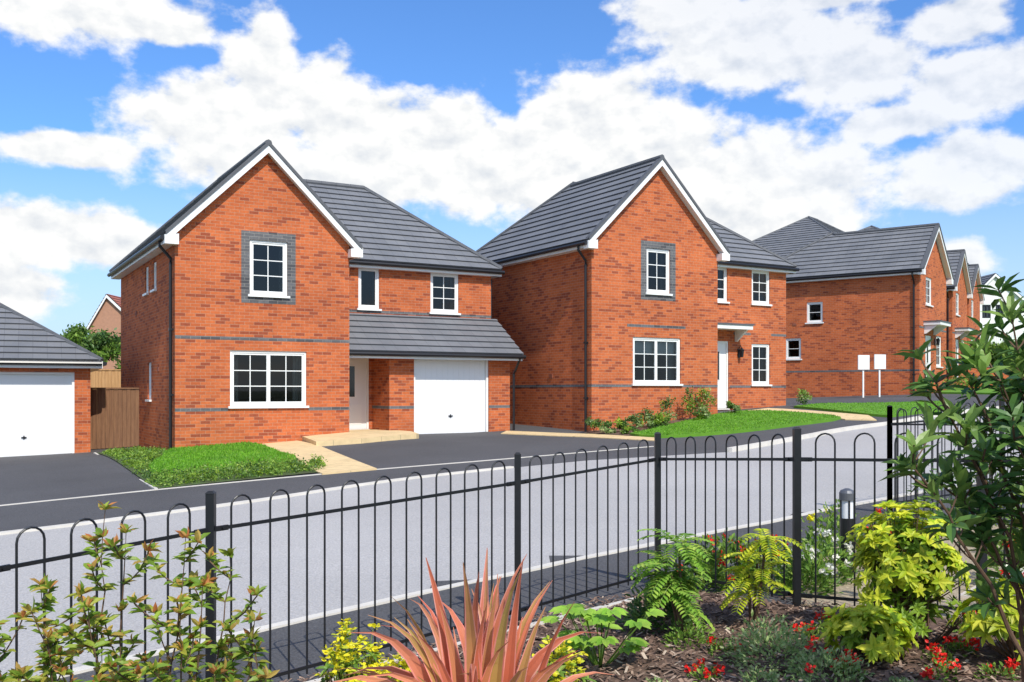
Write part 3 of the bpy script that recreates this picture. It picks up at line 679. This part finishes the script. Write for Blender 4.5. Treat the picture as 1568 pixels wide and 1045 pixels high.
G_PH2=leafmat('phormium_margin',[(0,(.80,.26,.22)),(1,(.88,.42,.34))],.35)
G_GRS=leafmat('grass_blade',[(0,(.09,.26,.012)),(.6,(.15,.38,.02)),(1,(.24,.46,.04))],.3,.6)
def branch(p,d,L,n=6,wob=.25,up=.1):
    pts=[p.copy()]; d=d.normalized()
    for i in range(n):
        d=(d+V3(rnd(-wob,wob),rnd(-wob,wob),rnd(-wob,wob)*.5+up)*.5).normalized()
        p=p+d*(L/n); pts.append(p.copy())
    return pts
def fbx(x,y): return Vector((x,y,H(x,y)))
# photinia (left foreground)
mb=MB()
for sx,tx,ty,h in ((-1.62,-1.62,3.9,1.28),(-1.6,-1.5,3.8,1.20),(-1.5,-1.30,3.9,1.16),(-1.4,-1.12,3.9,1.08),(-1.7,-1.82,3.8,1.0),(-1.8,-2.0,3.8,.85),(-1.5,-1.55,3.6,.95),(-1.35,-1.0,3.8,.84),(-1.6,-1.75,3.7,.82),(-1.4,-1.25,3.7,.9),(-1.8,-2.1,3.9,.72),(-1.3,-.93,3.7,.64),(-1.6,-1.42,3.65,.72),(-1.5,-1.1,3.6,.7),(-1.8,-1.9,3.6,.66),(-1.4,-1.35,3.55,.6),(-1.6,-1.66,3.6,.78),(-1.4,-1.2,3.8,.98)):
    b0=fbx(sx,3.8); tp=Vector((tx,ty,b0.z+h)); st=[]
    for i in range(13):
        t=i/12; q=b0.lerp(tp,t); q.x+=(tx-sx)*.25*math.sin(t*3.1)+rnd(-.008,.008); q.y+=rnd(-.01,.01); st.append(q)
    mb.tube(st,[.0075-.0005*i for i in range(13)],STEM,5,False)
    for i in range(5,13):
        subs=[st[i]]
        if i<12 and random.random()<.7:
            sb=branch(st[i],rdir(.1,.7),rnd(.10,.22),4,.3,.3); mb.tube(sb,.003,STEM,4,False); subs=sb
        for j,q in enumerate(subs):
            for k in range(5):
                dd=rdir(.0,.8); L=rnd(.038,.07)
                leaf(mb,q,dd,V3(rnd(-.3,.3),rnd(-.7,0),1),L,L*.44,G_PHO)
        q=subs[-1]
        for k in range(6): leaf(mb,q,rdir(.35,1),rdir(-.2,.6),rnd(.035,.06),.02,G_PHR if random.random()<.6 else G_PHO)
mb.obj('photinia_shrub')
# phormium
mb=MB()
base=fbx(-.11,3.75)
for k in range(58):
    t=rnd(0,2*math.pi); out=rnd(.05,.5); d=V3(math.cos(t)*out,math.sin(t)*out*.8,1).normalized()
    L=rnd(.72,1.06)*(1-.1*out); w=rnd(.024,.036); fa=rnd(-.9,.9); side=d.cross(V3(math.sin(fa),-math.cos(fa),.1)).normalized()
    bend=rnd(.3,3.4)*(out+.12); n=10; P=[]; p=base+V3(rnd(-.07,.07),rnd(-.06,.06),0); dd=d.copy()
    for i in range(n+1):
        P.append(p.copy()); dd=(dd+V3(math.cos(t),math.sin(t),-1.0)*bend*(i/n)**2.8*.42).normalized(); p=p+dd*L/n
    vs=[];fs=[];vs2=[];fs2=[]
    for i,q in enumerate(P):
        ww=w*(1 if i<n*.55 else max(.04,1-((i/n)-.55)*2.15)); nn=side.cross(P[min(i+1,n)]-P[max(i-1,0)]).normalized()
        vs+= [q-side*ww*.76+nn*ww*.25,q,q+side*ww*.76+nn*ww*.25]
        vs2+=[q-side*ww*.76+nn*ww*.25,q-side*ww+nn*ww*.34,q+side*ww*.76+nn*ww*.25,q+side*ww+nn*ww*.34]
        if i<n:
            o=i*3; fs+=[(o,o+1,o+4,o+3),(o+1,o+2,o+5,o+4)]; o=i*4; fs2+=[(o,o+1,o+5,o+4),(o+2,o+3,o+7,o+6)]
    mb.add(vs,fs,G_PH1);mb.add(vs2,fs2,G_PH2)
mb.obj('phormium_plant')
def rosettes(mb,c,R,n,L,m1,m2,stemm=STEM,k=8,wd=.42,inner=.35,base=None,zlo=-.45):
    c=Vector(c); base=base or Vector((c.x,c.y,c.z-R[2]))
    for i in range(n):
        d=rdir(zlo,1); f=rnd(.78,1.05)*(1+.15*math.sin(d.x*7+c.x*5)*math.cos(d.z*6))
        if random.random()<inner: f*=rnd(.5,.8)
        p=c+Vector((d.x*R[0],d.y*R[1],d.z*R[2]))*f
        if random.random()<.4: mb.tube([base,base.lerp(p,.5)+V3(0,0,-.02),p],[.005,.004,.002],stemm,4,False)
        mm=m1 if f>.72 else m2
        ax=(d+V3(0,0,.6)).normalized()
        for j in range(k):
            t=2*math.pi*j/k+rnd(-.3,.3); sd=ax.orthogonal().normalized(); sd=Matrix.Rotation(t,3,ax)@sd
            dd=(sd*rnd(.7,1.1)+ax*rnd(.2,.8)); l=L*rnd(.65,1.15)
            leaf(mb,p,dd,ax,l,l*wd,mm,.22,.3)
def clump(mb,c,R,n,s,m,shell=.5):
    c=Vector(c)
    for i in range(n):
        d=rdir(-.7,1); f=rnd(shell,1)**.7*(1+.22*math.sin(d.x*6+c.x*3)*math.sin(d.z*5+d.y*7+c.y))
        qleaf(mb,c+Vector((d.x*R[0],d.y*R[1],d.z*R[2]))*f,s*rnd(.7,1.3),m)
g=lambda x,y:H(x,y)
mb=MB(); z=g(2.25,5.6); rosettes(mb,(2.27,5.6,z+.50),(.30,.30,.30),230,.062,G_CHO,G_CHOI,k=9,wd=.48); rosettes(mb,(2.17,5.52,z+.36),(.24,.2,.2),60,.06,G_CHO,G_CHOI,k=8,wd=.46); rosettes(mb,(2.33,5.5,z+.2),(.24,.22,.2),60,.055,G_CHOI,G_CHOI)
for a in range(7): mb.tube([(2.25,5.6,z),(2.25+.12*math.cos(a),5.6+.1*math.sin(a),z+.4)],.009,STEM,6)
mb.obj('choisya_shrub')
mb=MB(); z=g(1.95,5.35); rosettes(mb,(1.93,5.3,z+.15),(.22,.2,.15),75,.08,G_CHO,G_CHOI,k=8,wd=.46); mb.obj('choisya_shrub')
mb=MB(); z=g(2.6,5.2); rosettes(mb,(2.62,5.1,z+.22),(.26,.22,.2),90,.08,G_CHO,G_CHOI,k=8); mb.obj('choisya_shrub')
for (x,y,h,rr) in ((-.74,4.6,.60,.17),(.20,4.5,.46,.18),(-.50,4.4,.45,.14)):
    mb=MB(); z=g(x,y)
    for i in range(80):
        d=rdir(.05,1); q=Vector((x+d.x*rr*rnd(.4,1.1),y+d.y*rr,z+h*(.45+.6*d.z*rnd(.6,1))))
        mb.tube([(x,y,z),q],.002,G_MID,3,False)
        for j in range(9):
            leaf(mb,q+V3(rnd(-.02,.02),rnd(-.02,.02),rnd(-.012,.012)),rdir(-.1,.6),rdir(.3,1),rnd(.022,.04),.018,G_YEL if random.random()<.75 else G_CHO,.1,.1)
    rosettes(mb,(x,y,z+h*.4),(rr,rr,h*.42),70,.05,G_MID,G_CHOI,k=6)
    mb.obj('yellow_flowering_shrub')
mb=MB(); b0=fbx(.50,5.55)
for i in range(24):
    d=rdir(.1,.9); st=branch(b0,d+V3(0,0,.7),rnd(.2,.5),4,.1,.0); mb.tube(st,.004,G_MID,4,False)
    q=st[-1]
    for j in range(7):
        t=(j-3)*.5; fd=Vector((d.x,d.y,.0)).normalized(); dd=Matrix.Rotation(t,3,'Z')@fd
        leaf(mb,q,dd+V3(0,0,.15),V3(0,-.5,1),rnd(.085,.12)*(1-.07*abs(j-3)),.05,G_FAT,.1,.3)
mb.obj('leafy_garden_plant')
def pinnate(name,x,y,hs,n,L,m):
    mb=MB(); b0=fbx(x,y)
    for h in hs:
        st=branch(b0+V3(rnd(-.02,.02),0,0),V3(rnd(-.25,.25),rnd(-.2,.2),1),h,6,.12,.2); mb.tube(st,[.012,.011,.01,.009,.009,.008,.007],STEM,6,False)
        for i in range(n):
            o=st[-1] if random.random()<.6 else random.choice(st[-3:-1]); t=rnd(0,2*math.pi); e=rnd(-.1,1.1)
            fr=branch(o,V3(math.cos(t),math.sin(t),e),L*rnd(.7,1.1),9,.05,-.25)
            mb.tube(fr,.0025,G_MID,4,False)
            for k in range(1,10):
                ax=(fr[k]-fr[k-1]).normalized(); sd=ax.cross(V3(0,0,1)).normalized()
                for sg in (-1,1):
                    l=L*.27*(1-.06*abs(k-4)); leaf(mb,fr[k],sd*sg+ax*.55+V3(0,0,.1),V3(0,0,1),l,l*.5,m,.15,.2)
    return mb.obj(name)
pinnate('mahonia_shrub',1.05,6.0,[.44,.60,.5,.36],15,.25,G_FERN)
pinnate('mahonia_shrub',1.5,6.15,[.42,.58,.35],12,.23,G_CHO)
# laurel at right foreground
mb=MB()
for bx,by,tx,ty,h in ((2.25,4.1,1.66,3.85,1.50),(2.25,4.1,1.78,3.9,1.62),(2.25,4.1,1.98,3.9,1.78),(2.3,4.2,2.15,4.0,1.66),(2.2,4.1,1.55,3.8,1.18),(2.3,4.0,2.15,3.8,1.3),(2.2,4.2,1.85,4.1,1.38),(2.35,4.1,2.3,4.0,1.75),(2.3,4.1,2.1,3.7,1.08),(2.25,4.15,1.75,3.9,1.12),(2.3,4.1,2.25,4.2,1.45),(2.25,4.1,2.05,3.95,1.55),(2.3,4.1,1.92,3.75,1.28),(2.3,4.1,2.2,3.8,1.6),(2.3,4.1,1.95,3.9,1.5)):
    b0=fbx(bx,by); tp=Vector((tx,ty,b0.z+h)); st=[]
    for i in range(13):
        t=i/12; q=b0.lerp(tp,t); q.x+= .10*math.sin(t*math.pi)+rnd(-.012,.012); q.y+=rnd(-.02,.02); st.append(q)
    mb.tube(st,[.013-.0008*i for i in range(13)],STEM,6,False)
    for i in range(6,13):
        tips=[(st[i],(st[i]-st[i-1]).normalized())] if i>=10 else []
        for _ in range(2):
            if random.random()<.7:
                sb=branch(st[i],rdir(.1,.8),rnd(.06,.2),4,.2,.4); mb.tube(sb,.004,STEM,4,False); tips.append((sb[-1],(sb[-1]-sb[-2]).normalized()))
        for q,ax in tips:
            young=random.random()<.3; k=random.randint(6,9)
            for j in range(k):
                t=2*math.pi*j/k+rnd(-.4,.4); sd=Matrix.Rotation(t,3,ax)@ax.orthogonal().normalized()
                dd=sd*rnd(.5,1.1)+ax*(rnd(.8,1.6) if young else rnd(.1,.8)); l=rnd(.08,.14)
                leaf(mb,q-ax*rnd(0,.06),dd,ax,l,l*.34,G_LAUY if young else G_LAU,.2,.22)
mb.obj('laurel_shrub')
def mound(name,x,y,r,h,n,s,m,fl=None,nf=0,fs=.012):
    mb=MB(); z=g(x,y)
    for i in range(n):
        d=rdir(0,1); f=rnd(.55,1)*(1+.2*math.sin(d.x*9+x)*math.cos(d.y*8))
        p=Vector((x+d.x*r*f,y+d.y*r*f,z+d.z*h*f)); l=s*rnd(.7,1.3)
        leaf(mb,p,d+rdir(-.3,.8)*.8,rdir(.2,1),l,l*.45,m,.15,.2)
    for i in range(nf):
        d=rdir(.2,1); p=Vector((x+d.x*r,y+d.y*r,z+d.z*h+rnd(.01,.05)))
        mb.tube([(p.x,p.y,z),p],.0015,G_MID,3,False)
        for j in range(14):
            q=p+V3(rnd(-1,1),rnd(-1,1),rnd(-1,1))*fs*1.1; leaf(mb,q,rdir(-.1,1),rdir(.0,1),fs*1.3,fs*1.1,fl,.1,.1)
    return mb.obj(name)
mound('hebe_shrub',1.42,5.35,.27,.26,1500,.028,G_SIL)
mound('hebe_shrub',1.62,5.0,.22,.17,900,.028,G_SIL,G_RED,5,.016)
mound('hebe_shrub',1.28,5.0,.13,.1,400,.026,G_SIL)
mound('lavender_plant',.98,6.35,.26,.28,1100,.045,G_DK)
mound('lavender_plant',1.06,5.85,.16,.14,400,.03,G_MID)
for (x,y,nf) in ((1.02,5.15,5),(1.72,5.0,6),(2.15,4.9,5),(2.42,5.3,6),(1.75,5.75,4),(2.65,5.75,5),(1.2,5.6,3),(1.9,5.9,4),(2.4,4.85,4),(2.25,5.15,4)):
    mound('red_geranium',x,y,.09,.1,130,.03,G_MID,G_RED,nf,.018)
for (x,y,r,h,fl,nf) in ((2.35,7.4,.25,.38,G_WHT,14),(3.2,8.1,.3,.45,G_RED,10),(2.0,7.6,.25,.32,G_RED,8),(3.6,6.9,.3,.5,G_RED,10),(4.4,7.9,.4,.6,G_RED,8),(2.75,8.3,.3,.5,G_YEL,6),(1.7,7.7,.2,.36,G_RED,8),(1.45,7.4,.2,.38,G_RED,6),(4.4,9.4,.6,.9,None,0),(5.2,8.6,.5,.8,None,0),(2.1,7.0,.2,.3,G_WHT,8),(3.0,7.4,.25,.4,None,0)):
    mound('flowering_border_plant',x,y,r,h,700,.05,G_MID if nf else G_DK,fl,nf,.02)
for (x,y,r,h) in ((.75,5.1,.1,.05),(.2,5.3,.12,.08),(1.9,4.8,.1,.06),(.3,4.9,.16,.1),(.9,4.9,.1,.06),(2.6,4.9,.12,.07),(.62,4.9,.08,.05)):
    mound('groundcover_plant',x,y,r,h,200,.028,G_SIL)
mb=MB()
for i in range(20000):
    x=rnd(-1.5,4.2);y=rnd(3.9,7.4)
    if y>6.85+.8*(x-.04) or (x>1.16 and y>7.5-1.05*(x-1.16)): continue
    z=H(x,y)+.034; a=rnd(0,math.pi); L=rnd(.008,.032);w=L*rnd(.2,.5); t=rnd(-.5,.5); c,s=math.cos(a),math.sin(a)
    up=rnd(0,.014)
    pts=[(-L,-w),(L,-w*.7),(L*.9,w),(-L*.8,w*.8)]
    mb.add([(x+c*p-s*q,y+s*p+c*q,z+up+t*p+rnd(0,.004)) for p,q in pts],[(0,1,2,3)],CHIP)
mb.obj('bark_mulch_chips')
def inside(p,poly):
    c=False;x,y=p
    for i in range(len(poly)):
        x1,y1=poly[i];x2,y2=poly[i-1]
        if (y1>y)!=(y2>y) and x<(x2-x1)*(y-y1)/(y2-y1)+x1: c=not c
    return c
def blades(name,poly,n,h,off,m=G_GRS):
    mb=MB(); xs=[p[0] for p in poly];ys=[p[1] for p in poly]
    for i in range(n):
        x=rnd(min(xs),max(xs));y=rnd(min(ys),max(ys))
        if not inside((x,y),poly): continue
        z=H(x,y)+off; hh=h*rnd(.5,1.3); t=rnd(0,math.pi); w=.012; dx,dy=math.cos(t)*w,math.sin(t)*w; lx,ly=rnd(-.5,.5)*hh,rnd(-.5,.5)*hh
        mb.add([(x-dx,y-dy,z),(x+dx,y+dy,z),(x+lx,y+ly,z+hh)],[(0,1,2)],m)
    mb.obj(name)
blades('grass',lawn1,14000,.04,.09); blades('grass',lawn2,16000,.035,.07); blades('grass',lawn3,5000,.035,.07)
mb=MB()
strip=[(-10.2,24.4),(-5.75,15.95),(-5.4,16.3),(-3.5,17.75),(-3.6,18.7),(-4.3,19.1),(-5.2,18.3),(-6.1,17.1),(-7.0,18.6),(-7.5,20.8),(-7.8,22.3),(-9.2,24.6)]
xs_=[p[0] for p in strip];ys_=[p[1] for p in strip];cnt=0
while cnt<520:
    x=rnd(min(xs_),max(xs_));y=rnd(min(ys_),max(ys_))
    if not inside((x,y),strip): continue
    cnt+=1; h=rnd(.04,.17) if y<18.9 else rnd(.02,.09); mm=random.choice([G_MID,G_MID,G_CHOI,G_DK,G_FERN])
    clump(mb,(x,y,H(x,y)+h*.5),(.13,.13,h),38,.026,mm)
mb.obj('groundcover_hedge')
for (x,y,r,h) in ((2.5,25.3,.22,.3),(2.9,25.5,.25,.5),(3.3,26.0,.25,.4),(3.7,26.5,.25,.6),(4.3,26.9,.3,.7),(5.0,27.5,.25,.85),(5.6,28.0,.3,.75),(6.4,28.4,.2,.35),(2.2,25.9,.2,.35),(4.0,26.3,.2,.35),(9.2,30.9,.3,.5),(5.3,27.3,.22,.4),(3.0,24.9,.18,.2),(3.8,26.0,.18,.25)):
    mb=MB(); z=g(x,y)
    for _ in range(6):
        q=(x+rnd(-.16,.16),y+rnd(-.12,.12),z+h*rnd(.25,.95)); clump(mb,q,(r*.6,r*.6,h*.3),70,.04,random.choice([G_MID,G_CHOI,G_SIL,G_DK]),.2)
        mb.tube([(x,y,z),q],.006,STEM,4,False)
    mb.obj('garden_shrub')
def tree(name,x,y,zt,R,n,s,m=G_DK,m2=G_MID,base=None):
    mb=MB(); z=H(x,y) if base is None else base; c=Vector((x,y,zt-R*.85))
    mb.tube([(x,y,z-.1),(x+.05,y,(z+c.z)/2),(c.x,c.y,c.z)],[R*.11,R*.08,R*.05],BARKM,7,False)
    for i in range(26):
        d=rdir(-.5,1); cc=c+Vector((d.x*R,d.y*R,d.z*R*.8))*rnd(.35,.85)
        if i<12: mb.tube([c-V3(0,0,R*.5),cc],[R*.04,R*.012],BARKM,5,False)
        clump(mb,cc,(R*rnd(.25,.42),)*2+(R*rnd(.2,.34),),n,s,m if random.random()<.55 else m2,.2)
    mb.obj(name)
tree('oak_tree',-20.0,46,3.3,1.7,240,.10)
tree('oak_tree',-18.6,50,2.6,1.6,200,.10)
tree('oak_tree',-24,52,2.2,1.6,150,.12)
mb=MB()
for i in range(60):
    x=rnd(21.2,26.5); y=45.4-.14*(x-21)+rnd(-.3,.3); clump(mb,(x,y,rnd(1.3,2.0)),(.5,.4,.45),120,.08,random.choice([G_DK,G_MID,G_MID]))
mb.obj('hedge')
for (x,y,h) in ((18.6,42.6,.6),(19.6,43,.7),(20.6,43.6,.6)):
    mb=MB(); clump(mb,(x,y,H(x,y)+h*.5),(.4,.4,h*.6),300,.06,G_MID,.2); mb.obj('garden_shrub')
for o in bpy.context.scene.objects:
    if o.parent is None: o.location.z+=Z0
# ------------------------------------------------------------------ light
sc=bpy.context.scene
el=math.radians(46); sd=Vector((.40,-.917,0)).normalized(); sd=Vector((sd.x*math.cos(el),sd.y*math.cos(el),math.sin(el)))
L=bpy.data.lights.new('sun','SUN'); L.energy=4.5; L.angle=math.radians(.5); L.color=(1,.95,.86)
lo=bpy.data.objects.new('sun',L); sc.collection.objects.link(lo); lo.rotation_euler=sd.to_track_quat('Z','Y').to_euler(); lo.location=(0,0,40)
w=bpy.data.worlds.new('World'); sc.world=w; w.use_nodes=True; nt=w.node_tree; bg=nt.nodes['Background']; bg.inputs[1].default_value=.12
sky=nt.nodes.new('ShaderNodeTexSky'); sky.sky_type='NISHITA'; sky.sun_disc=False; sky.sun_elevation=el; sky.sun_rotation=math.atan2(sd.x,sd.y)
tc=nt.nodes.new('ShaderNodeTexCoord'); sp=nt.nodes.new('ShaderNodeSeparateXYZ'); nt.links.new(tc.outputs['Generated'],sp.inputs[0])
def M(op,a,b=0,c=None,clampv=False):
    n=nt.nodes.new('ShaderNodeMath'); n.operation=op; n.use_clamp=clampv
    for i,v in enumerate((a,b,c)):
        if v is None: continue
        if isinstance(v,(int,float)): n.inputs[i].default_value=v
        else: nt.links.new(v,n.inputs[i])
    return n.outputs[0]
az=M('ARCTAN2',sp.outputs[0],sp.outputs[1]); hl=M('SQRT',M('ADD',M('MULTIPLY',sp.outputs[0],sp.outputs[0]),M('MULTIPLY',sp.outputs[1],sp.outputs[1])))
elv=M('DIVIDE',sp.outputs[2],M('MAXIMUM',hl,.001))
cb=nt.nodes.new('ShaderNodeCombineXYZ'); nt.links.new(az,cb.inputs[0]); nt.links.new(elv,cb.inputs[1]); V=cb.outputs[0]
def VM(op,a,b):
    n=nt.nodes.new('ShaderNodeVectorMath'); n.operation=op; nt.links.new(a,n.inputs[0])
    if isinstance(b,tuple): n.inputs[1].default_value=b
    elif b is not None: nt.links.new(b,n.inputs[1])
    return n
blobs=[(-.245,.31,.038,.062),(-.19,.29,.05,.05),(-.29,.265,.09,.045),(-.14,.262,.085,.042),(-.06,.262,.06,.042),(.0,.222,.14,.045),
(.088,.268,.08,.062),(.155,.25,.06,.05),(.235,.20,.12,.062),(.295,.18,.06,.042),(.14,.21,.1,.05),
(-.44,.365,.12,.042),(-.335,.35,.045,.018),(.245,.345,.11,.045),(.175,.385,.065,.03),(.335,.31,.06,.036),(.30,.385,.08,.016),(.445,.285,.065,.032),(.43,.345,.045,.025),
(.43,.205,.075,.034),(.37,.255,.05,.018),(-.45,.145,.10,.03),(-.43,.225,.07,.016),(-.355,.135,.05,.024),(-.48,.09,.05,.026),(.40,.12,.05,.024),(-.2,.215,.14,.032),(.16,.15,.1,.02)]
acc=None
for a,e,ra,re in blobs:
    s_=VM('SUBTRACT',V,(a,e,0)).outputs[0]; s_=VM('MULTIPLY',s_,(1/ra,1/re,0)).outputs[0]; l=VM('LENGTH',s_,None).outputs['Value']
    v=M('SUBTRACT',1,l); acc=v if acc is None else M('SMOOTH_MAX',acc,v,.3)
def cn(vec,sc_,det=7,ro=.55):
    n=nt.nodes.new('ShaderNodeTexNoise'); n.inputs['Scale'].default_value=sc_; n.inputs['Detail'].default_value=det; n.inputs['Roughness'].default_value=ro; nt.links.new(vec,n.inputs['Vector']); return n.outputs['Fac']
VS=VM('MULTIPLY',V,(1,1.3,1)).outputs[0]
VU=VM('ADD',VS,(.005,.016,0)).outputs[0]
n1=cn(VS,22); n2=cn(VU,22,4); big=cn(VS,4,3)
side=M('MULTIPLY',M('SUBTRACT',M('ABSOLUTE',az),.54),6,None,True)
other=M('MULTIPLY',M('SUBTRACT',big,.54),5)
field=M('ADD',M('MULTIPLY',acc,M('SUBTRACT',1,side)),M('MULTIPLY',other,side))
dens=M('ADD',M('MULTIPLY',M('MAXIMUM',field,-1.2),1.5),M('MULTIPLY',M('SUBTRACT',n1,.46),2.6))
def MR(v,a,b,c=0,d=1,sm=True):
    n=nt.nodes.new('ShaderNodeMapRange'); n.interpolation_type='SMOOTHSTEP' if sm else 'LINEAR'; nt.links.new(v,n.inputs[0])
    for i,x in enumerate((a,b,c,d)): n.inputs[i+1].default_value=x
    return n.outputs[0]
alpha=MR(dens,-.3,.38)
thin=MR(M('ADD',az,M('MULTIPLY',elv,1.2)),.42,.75,1,.85)
alpha=M('MULTIPLY',alpha,thin)
haze=MR(elv,.24,.0,0,.85,False)
lit=M('ADD',M('MULTIPLY',M('SUBTRACT',n1,n2),2.2),.88,None,True)
core=MR(dens,1.0,2.4,1,.86,False)
lit2=M('MULTIPLY',lit,core)
cr=nt.nodes.new('ShaderNodeMix'); cr.data_type='RGBA'; nt.links.new(lit2,cr.inputs[0]); cr.inputs[6].default_value=(5.2,5.7,6.4,1); cr.inputs[7].default_value=(8.6,8.6,8.5,1)
tint=nt.nodes.new('ShaderNodeMix'); tint.data_type='RGBA'; tint.blend_type='MULTIPLY'; tint.inputs[0].default_value=1; nt.links.new(sky.outputs[0],tint.inputs[6]); tint.inputs[7].default_value=(.70,1.14,1.72,1)
hz=nt.nodes.new('ShaderNodeMix'); hz.data_type='RGBA'; nt.links.new(haze,hz.inputs[0]); nt.links.new(tint.outputs[2],hz.inputs[6]); hz.inputs[7].default_value=(5.9,7.0,8.2,1)
mx=nt.nodes.new('ShaderNodeMix'); mx.data_type='RGBA'; nt.links.new(alpha,mx.inputs[0]); nt.links.new(hz.outputs[2],mx.inputs[6]); nt.links.new(cr.outputs[2],mx.inputs[7])
nt.links.new(mx.outputs[2],bg.inputs[0])
cam=bpy.data.cameras.new('camera'); co=bpy.data.objects.new('camera',cam); sc.collection.objects.link(co)
co.location=(0,0,Z0); co.rotation_euler=(math.radians(90),0,0)
cam.sensor_width=36; cam.lens=36*1500/1568; cam.shift_y=77.5/1568; cam.clip_start=.05; cam.clip_end=2000
sc.camera=co
sc.view_settings.view_transform='Standard'; sc.view_settings.look='None'; sc.view_settings.exposure=0
